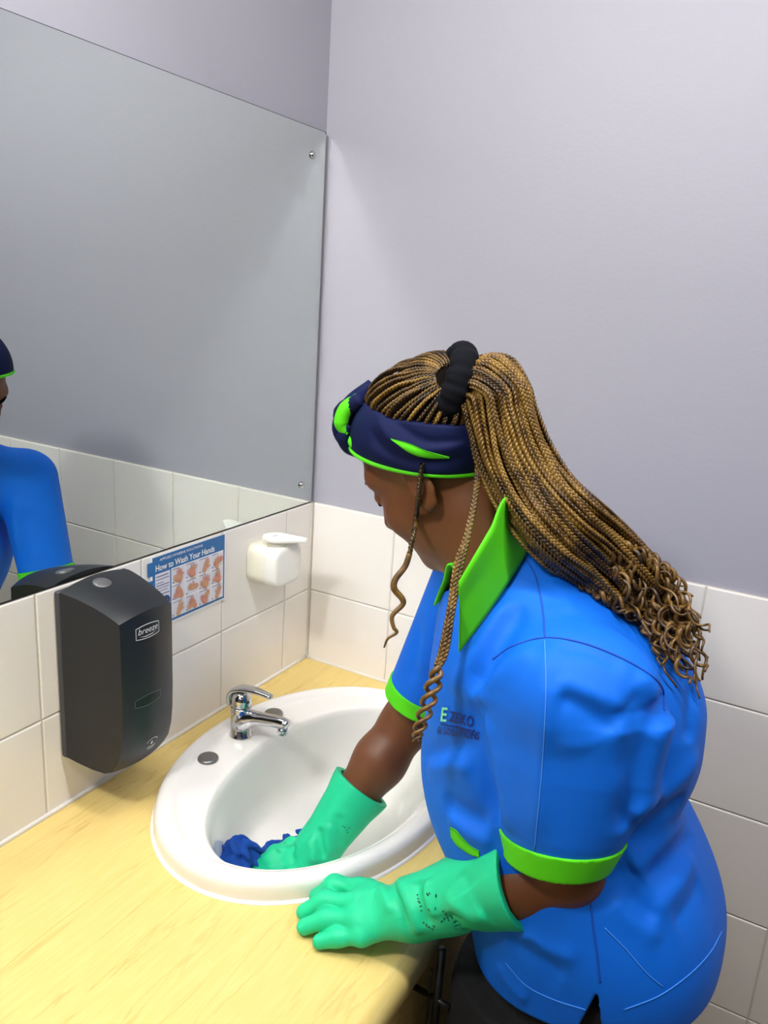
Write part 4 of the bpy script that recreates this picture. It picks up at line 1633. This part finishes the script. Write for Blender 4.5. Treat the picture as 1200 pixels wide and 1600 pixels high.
# ---- braids
def braid_vf(path, r, period=.0150, per=7, sides=5, taper=0.0):
    path = np.asarray(path, float)
    L = np.concatenate([[0], np.cumsum(np.linalg.norm(np.diff(path, axis=0), axis=1))])
    n = max(6, int(L[-1] / period * per))
    s = np.linspace(0, L[-1], n)
    C = np.stack([np.interp(s, L, path[:, k]) for k in range(3)], 1)
    t, U, W = frames(C)
    vs, fs = [], []
    a = np.linspace(0, 2 * math.pi, sides, endpoint=False)
    ph0 = random.uniform(0, 6.28)
    sc_ = 1 - taper * np.linspace(0, 1, n)
    for k in range(3):
        ph = 2 * math.pi * s / period + ph0 + 2 * math.pi * k / 3
        Q = C + (r * sc_ * .62 * np.sin(ph))[:, None] * U + (r * sc_ * .42 * np.sin(2 * ph))[:, None] * W
        rr_ = r * sc_ * .46
        t2 = np.gradient(Q, axis=0); t2 /= np.linalg.norm(t2, axis=1)[:, None] + 1e-12
        u2 = np.cross(t2, W); u2 /= np.linalg.norm(u2, axis=1)[:, None] + 1e-12
        w2 = np.cross(t2, u2)
        ring = Q[:, None, :] + rr_[:, None, None] * (np.cos(a)[None, :, None] * u2[:, None, :] + np.sin(a)[None, :, None] * w2[:, None, :])
        b0 = sum(len(q) for q in vs)
        vs.append(ring.reshape(-1, 3))
        i = np.arange(n - 1)[:, None] * sides
        j = np.arange(sides)[None, :]
        f = np.stack([i + j, i + (j + 1) % sides, i + sides + (j + 1) % sides, i + sides + j], -1).reshape(-1, 4) + b0
        fs.append(f)
    return np.concatenate(vs), np.concatenate(fs)


def curl_vf(start, dr, length, amp, turns, r, drop=None, fn=None, n=None, phase=None):
    n = n or int(turns * 11) + 8
    s = np.linspace(0, 1, n)
    dr = np.asarray(dr, float); dr /= np.linalg.norm(dr)
    u = np.cross(dr, [.3, .8, .2]); u /= np.linalg.norm(u); w = np.cross(dr, u)
    ph = (random.uniform(0, 6.28) if phase is None else phase) + 2 * math.pi * turns * s
    am = amp * np.minimum(1, s * 4) * (1 - .35 * s)
    Q = start + s[:, None] * length * dr + am[:, None] * (np.cos(ph)[:, None] * u + np.sin(ph)[:, None] * w)
    Q = Q - (Q[0] - start)
    if drop is not None: Q[:, 2] -= drop * s ** 2
    if fn is not None: Q = push_out(fn, Q, r + .001)
    v, f = tube_vf(Q, r * (1 - .55 * s ** 2), 6)
    return v, f


def add_braid(name, path, r, m, curl=None, taper=0.0, period=.0150):
    v, f = braid_vf(path, r, period, taper=taper)
    o = mesh(name, v, f, m, None, True)
    sub(hair, o)
    return o


# scalp braids, from the hairline up to the hair tie
EC = np.array([-.012, 0, .054]); ER_ = np.array([.1005, .0800, .0855])


def scalp(P):
    q = np.asarray(P, float) - EC
    q2 = q / np.linalg.norm(q / ER_, axis=1)[:, None]
    return EC + q2


pb_loc = np.array([-.0890, .020, .0820])
NSB = 46
for i in range(NSB):
    a_ = 2 * math.pi * (i + .5) / NSB
    dirb = np.array([math.cos(BA), 0, math.sin(BA)]) * math.cos(a_) + np.array([0, 1.0, 0]) * math.sin(a_)
    o_ = EC + BN * (.079 - EC @ BN)
    st = scalp([o_ + dirb * .08])[0]
    en = pb_loc + (u_ @ HB.T * math.cos(a_) * 0) + (st - pb_loc) / np.linalg.norm(st - pb_loc) * .020
    tt = np.linspace(0, 1, 16)[:, None]
    mid = st * (1 - tt) + en * tt
    sw = scalp(mid)
    kk = np.clip((tt - .55) / .45, 0, 1) ** 2
    bulge = .003 + .004 * math.sin(i * 2.3)
    nrm = (sw - EC) / np.linalg.norm(sw - EC, axis=1)[:, None]
    path = (sw + nrm * (bulge * np.sin(math.pi * tt) + .002 - .008 * np.clip(1 - tt * 6, 0, 1))) * (1 - kk) + (en + nrm * .004) * kk
    W3 = push_out(hair_sdf, np.array([hw(*q) for q in catmull(path, 30)]), .0005, 3)
    add_braid('braid', W3, .0036, M_BRAIDD if i % 3 else M_BRAID, period=.0135)

# ponytail
hairskin = lambda P: np.minimum(np.minimum(shirt_base(P), skull(P, .012)), seg(P, NK0, NB, .050, .056))
cpx = [(772, 602), (788, 655), (804, 712), (834, 768), (878, 822), (928, 866), (972, 908), (1010, 955), (1040, 1003)]
onb = []
last_d = .93
for q in cpx[5:]:
    p_ = march(shirt_base, [q], lift=.024)[0]
    dd_ = (p_ - CAM) @ _fw
    if dd_ > last_d + .05: dd_ = last_d + .012
    last_d = dd_
    onb.append(at_d(q, dd_))
y_h = PB[1]
cen = [PB, PB + PD * .030 + np.array([0, 0, .004])]
cen += [at_y(cpx[0], y_h - .005), at_y(cpx[1], y_h - .012), at_y(cpx[2], y_h - .018), at_y(cpx[3], y_h - .026), at_y(cpx[4], y_h - .036)]
cen += list(onb)
NPT = 64
cc = catmull(np.array(cen), NPT)
ct, cu, cw_ = frames(cc)
# keep one cross axis roughly along the view so that the bundle has a left and a near side
vdir = cc - CAM; vdir /= np.linalg.norm(vdir, axis=1)[:, None]
lat = np.cross(ct, vdir); lat /= np.linalg.norm(lat, axis=1)[:, None]
dep = np.cross(lat, ct)
sN = np.linspace(0, 1, NPT)
RL = np.interp(sN, [0, .10, .22, .40, .60, .80, 1], [.024, .032, .038, .042, .044, .046, .044])
RD = np.interp(sN, [0, .10, .22, .40, .60, .80, 1], [.024, .030, .034, .032, .026, .022, .018])
NBR = 120
curls = []
for i in range(NBR):
    rho = math.sqrt((i + .5) / NBR) ** .75
    th0 = i * 2.399963
    if rho < .35: continue
    ex, ey = rho * math.cos(th0), rho * math.sin(th0)
    endf = random.uniform(.72, .95)
    wob = .004 * np.sin(sN * random.uniform(5, 11) + random.uniform(0, 6.28))
    path = cc + (ex * RL + wob)[:, None] * lat + (ey * RD + wob * .6)[:, None] * dep
    path = path[:int(NPT * endf)]
    path = push_out(hairskin, path, .0045, 2)
    add_braid('braid', catmull(path[::3], 70), random.uniform(.0033, .0039), M_BRAID if i % 4 else M_BRAIDD)
    dr = path[-1] - path[-5]; dr /= np.linalg.norm(dr)
    for k in range(2):
        d2 = dr + np.array([random.gauss(0, .20), random.gauss(0, .20), random.gauss(-.10, .20)])
        v, f = curl_vf(path[-2], d2, random.uniform(.050, .085), random.uniform(.0050, .0085), random.uniform(2.0, 3.6), random.uniform(.0022, .0032), .015, hairskin)
        c_ = mesh('curl', v, f, M_CURL, None, True)
        sub(hair, c_)

# two loose braids hanging in front
f1 = [at_d((660, 722), .985), at_d((655, 745), .975), at_d((650, 790), .972), at_d((646, 830), .975), at_d((640, 865), .982)]
f1 = np.array([(f1[0] + f1[1]) / 2 - _fw * .0] + list(march(body_sdf, [(657, 745), (654, 775), (650, 810)], lift=.006)) + [at_d((646, 835), .940), at_d((640, 865), .940)])
f1[0] = march(band_sdf, [(660, 725)], lift=.003)[0]
f1 = catmull(f1, 40)
add_braid('braid', f1, .0042, M_BRAIDD, period=.0150)
e1 = f1[-1]
dz = 0.985
tailpx = [(640, 865), (633, 885), (618, 905), (616, 920), (628, 935), (629, 945), (613, 962), (615, 980), (620, 988), (606, 998), (600, 1012)]
tl = catmull([e1] + [at_d(q, .940) for q in tailpx[1:]], 70)
v, f = tube_vf(tl, np.interp(np.linspace(0, 1, 70), [0, .3, .7, 1], [.0036, .0042, .0026, .0011]), 8)
sub(hair, mesh('curl', v, f, M_CURL, None, True))
for off, mm in ((0, M_BRAID), (7, M_BRAIDD)):
    f2 = [at_d((752 - off * .3, 690), .955), at_d((750 - off * .5, 730), .925), at_d((742, 780), .905), at_d((728 + off * .4, 840), .890), at_d((714 + off, 880), .880), at_d((703 + off * .6, 950), .868), at_d((690 + off, 1015), .860), at_d((683 + off * .5, 1040), .858)]
    f2 = push_out(lambda P: np.minimum(hairskin(P), 1.0), catmull(f2, 60), .0050, 3)
    add_braid('braid', f2, .0040, mm, period=.0155)
    e2 = f2[-1]
    n_ = 80
    s_ = np.linspace(0, 1, n_)
    px_ = catmull([(683 + off * .5, 1040), (676, 1075), (665, 1110), (655, 1140), (650, 1158)], n_)
    am_ = np.interp(s_, [0, .12, .6, 1], [0, 11, 10, 5])
    ph_ = 2 * math.pi * 3.2 * s_ + (0 if off == 0 else math.pi)
    Q = np.array([at_d((px_[k][0] + am_[k] * math.sin(ph_[k]), px_[k][1]), .858 + .0055 * math.cos(ph_[k]) * min(1, s_[k] * 6)) for k in range(n_)])
    Q += (e2 - Q[0]) * (1 - s_[:, None]) ** 2
    v, f = tube_vf(Q, np.interp(s_, [0, .2, .8, 1], [.0034, .0030, .0020, .0010]), 8)
    sub(hair, mesh('curl', v, f, M_CURL, None, True))

# ------------------------------------------------------------------ face details
for sgn in (1, -1):
    lash = [hw(.0800, sgn * .018, .0085), hw(.0872, sgn * .026, .0075), hw(.0865, sgn * .034, .0080), hw(.0800, sgn * .0435, .0110)]
    lo_ = tube('eyelashes', catmull(lash, 14), np.interp(np.linspace(0, 1, 14), [0, .5, 1], [.0006, .0014, .0008]), M_HAIR, None, 6)
    adopt(person, lo_)
    br = push_out(lambda P: head_sdf(P), catmull([hw(.091, sgn * .014, .036), hw(.088, sgn * .030, .043), hw(.078, sgn * .046, .040)], 16), .0002)
    bo = tube('eyebrow', br, np.interp(np.linspace(0, 1, 16), [0, .4, 1], [.0022, .0030, .0012]), M_HAIR, None, 6)
    adopt(person, bo)

# ------------------------------------------------------------------ collar
def collar_strip(stations, name, nsub=40):
    """stations: (inner stand point, fold point, outer edge point)"""
    A = np.array([s[0] for s in stations]); F_ = np.array([s[1] for s in stations]); O_ = np.array([s[2] for s in stations])
    a2, f2_, o2 = catmull(A, nsub), catmull(F_, nsub), catmull(O_, nsub)
    rows = []
    for k in range(nsub):
        prof = [a2[k], a2[k] * .3 + f2_[k] * .7, f2_[k] + (f2_[k] - a2[k]) * .06, f2_[k] * .66 + o2[k] * .34, f2_[k] * .33 + o2[k] * .67, o2[k]]
        rows.append(catmull(prof, 22))
    rows = np.array(rows)
    n, m_ = rows.shape[:2]
    v = rows.reshape(-1, 3)
    f = [(i * m_ + j, (i + 1) * m_ + j, (i + 1) * m_ + j + 1, i * m_ + j + 1) for i in range(n - 1) for j in range(m_ - 1)]
    o = mesh(name, v, f, M_LIME, None, True)
    sd = o.modifiers.new('thickness', 'SOLIDIFY'); sd.thickness = .0024; sd.offset = 0
    return o


def nring(a_deg, r, up, sx=1.0):
    """a point round the neck: 0 = front, 90 = her left, 180 = back"""
    a_ = math.radians(a_deg)
    fw_ = np.array([-.88, -.40, -.28]); fw_ /= np.linalg.norm(fw_)
    axn = np.array([-.45, 0.0, .89]); axn = axn - fw_ * (axn @ fw_); axn /= np.linalg.norm(axn)
    lf_ = np.cross(axn, fw_)
    return NB + axn * up + fw_ * (r * math.cos(a_)) * sx + lf_ * (r * math.sin(a_))


outer_px = [(717, 1019), (767, 950), (818, 870), (836, 826)]
OP = march(shirt_skin, outer_px, lift=.005)
fold_px = [((719, 912), .865), ((742, 873), .858), ((767, 830), .866), ((797, 779), .888)]
FP = np.array([at_d(q, d) for q, d in fold_px])
IN = np.array([f_ * .55 + (NB + [-.012, 0, 0]) * .45 - [0, 0, .016] for f_ in FP])
st_l = [(IN[k], FP[k], OP[k]) for k in range(4)]
bk_f = nring(180, .064, .055); bk_o = push_out(shirt_skin, np.array([nring(180, .115, -.005)]), .006)[0]
rb_f = nring(235, .066, .045); rb_o = push_out(shirt_skin, np.array([nring(235, .115, -.01)]), .006)[0]
rs_f = nring(285, .066, .020); rs_o = push_out(shirt_skin, np.array([nring(285, .112, -.03)]), .006)[0]
rf_f = nring(335, .064, -.010); rf_o = push_out(shirt_skin, np.array([nring(325, .105, -.085)]), .006)[0]
rf_f = at_d((702, 884), .965); rf_o = march(shirt_base, [(678, 946)], lift=.006)[0]
st = st_l + [(f_ * .6 + NB * .4 - [0, 0, .02], f_, o_) for f_, o_ in ((bk_f, bk_o), (rb_f, rb_o), (rs_f, rs_o), (rf_f, rf_o))]
col = collar_strip(st, 'collar', 90)
sub(shirt, col)

# ------------------------------------------------------------------ seams and stitching on the shirt
def seam(name, pxs, r, m, n=40, fn=None, lift=.0003):
    Q = march(fn or shirt_sdf, [tuple(q) for q in catmull(pxs, n)], lift=lift)
    o = tube(name, Q, r, m, None, 6)
    sub(shirt, o)
    return o


seam('shoulder_seam', [(770, 1030), (800, 1010), (850, 996), (905, 1003), (960, 1023), (1010, 1050), (1035, 1075), (1038, 1110)], .0011, M_SEAM)
seam('shoulder_seam', [(820, 870), (836, 900), (847, 945), (851, 994)], .0010, M_SEAM)
seam('sleeve_crease', [(851, 1000), (853, 1080), (847, 1200), (835, 1330)], .0007, M_STITCH)
seam('side_seam', [(922, 1395), (926, 1440), (933, 1490), (938, 1535)], .0010, M_SEAM)
seam('hem_stitching', [(790, 1505), (822, 1540), (865, 1562), (915, 1578)], .0006, M_STITCH)
seam('hem_stitching', [(975, 1578), (1030, 1556), (1078, 1522), (1110, 1488), (1128, 1455)], .0006, M_STITCH)
seam('dart_stitching', [(945, 1450), (975, 1480), (1010, 1520), (1036, 1542)], .0006, M_STITCH)

# lime trim of the front pocket
pk = patch('pocket_trim', [(703, 1293), (712, 1298), (722, 1310), (734, 1322), (748, 1330)], [(704, 1308), (712, 1320), (722, 1328), (735, 1336), (748, 1340)], shirt_sdf, M_LIME, .0012)
sub(shirt, pk)


# embroidered lettering on the chest
def emb(name, s, p0, p1, hpx, m, shear=0.0):
    tv, tf = text_vf(s, 1.0, bold=.018)
    x0, x1 = tv[:, 0].min(), tv[:, 0].max()
    y0_, y1_ = tv[:, 1].min(), tv[:, 1].max()
    p0 = np.array(p0, float); p1 = np.array(p1, float)
    d = p1 - p0
    nv_ = np.array([.12, -1.0])
    px = [tuple(p0 + d * (x - x0) / (x1 - x0) + nv_ * hpx * (y - y0_) / (y1_ - y0_)) for x, y, _ in tv]
    Q = march(shirt_sdf, px, lift=.0020)
    o = mesh(name, Q, tf, m)
    sub(shirt, o)


emb('logo_lettering', 'E', (688, 1127), (697, 1128), 22, M_EMBW)
emb('logo_lettering', 'ZEKO', (700, 1127), (739, 1137), 17, M_EMB)
emb('logo_lettering', '& SOLUTIONS', (682, 1146), (748, 1156), 12, M_EMB)
seam('logo_underline', [(688, 1131), (715, 1136), (742, 1142)], .0008, M_EMB, 20)

# ------------------------------------------------------------------ blue cloth in the basin
def cloth_fn(P):
    c = [(at_z((368, 1340), ZC - .085), .026), (at_z((372, 1328), ZC - .075), .017), (at_z((385, 1345), ZC - .095), .020), (at_z((362, 1352), ZC - .092), .020)]
    d = None
    for p_, r_ in c:
        s_ = ell(P, p_, (r_, r_ * 1.1, r_ * .85))
        d = s_ if d is None else smin(d, s_, .012)
    a, b = at_z((400, 1338), ZC - .098), at_z((440, 1318), ZC - .105)
    d = smin(d, seg(P, at_z((385, 1350), ZC - .1), a, .014, .010), .010)
    d = smin(d, seg(P, a, b, .010, .008), .01)
    d = smin(d, seg(P, b, at_z((486, 1300), ZC - .110), .007, .008), .012)
    n = .0035 * np.sin(P[:, 0] * 190 + 3 * np.sin(P[:, 1] * 120)) + .003 * np.sin(P[:, 1] * 230 + P[:, 2] * 160) + .002 * np.sin(P[:, 2] * 330 + P[:, 0] * 140)
    return d + n


M_CLOTH = mat('blue_microfibre', '#04449e', rough=0.95, bump=(500, 0.4))
cl_ = sdf_obj('cleaning_cloth', cloth_fn, R3(.14, -.62, -.16), R3(.44, -.30, -.02), .003, M_CLOTH)
tag(cl_, 'crumpled royal blue cleaning cloth under the gloved hand in the basin', 'cloth')

# ------------------------------------------------------------------ black metal stand beside the counter
stand = empty('metal_stand', (.66, -.60, 0))
tag(stand, 'black tubular metal stand on the floor beside the counter', 'stand')
posts = [(.6200, -.585), (.6200, -.285)]
for px_, py_ in posts:
    adopt(stand, tube('post', [(px_, py_, 0.0), (px_, py_, .30), (px_, py_, .60), (px_, py_, ZC - .004)], .0052, M_BLACKMETAL, None, 12))
    adopt(stand, tube('foot', [(px_ - .012, py_, .006), (px_, py_, .006), (px_ + .03, py_, .006)], .0055, M_BLACKMETAL, None, 10))
adopt(stand, tube('thin_rod', [(.6085, -.585, .0), (.6085, -.585, .4), (.6085, -.585, ZC - .041)], .0016, M_BLACKMETAL, None, 8))
for zz in (ZC - .30, .45, .14):
    adopt(stand, tube('rail', [(.6200, -.585, zz), (.6080, -.56, zz), (.6080, -.44, zz), (.6080, -.31, zz), (.6200, -.285, zz)], .0036, M_BLACKMETAL, None, 10))
for zz in (ZC - .085, ZC - .20):
    adopt(stand, tube('hook', [(.5835, -.584, zz), (.622, -.586, zz), (.640, -.588, zz)], .0042, M_BLACKMETAL, None, 10))
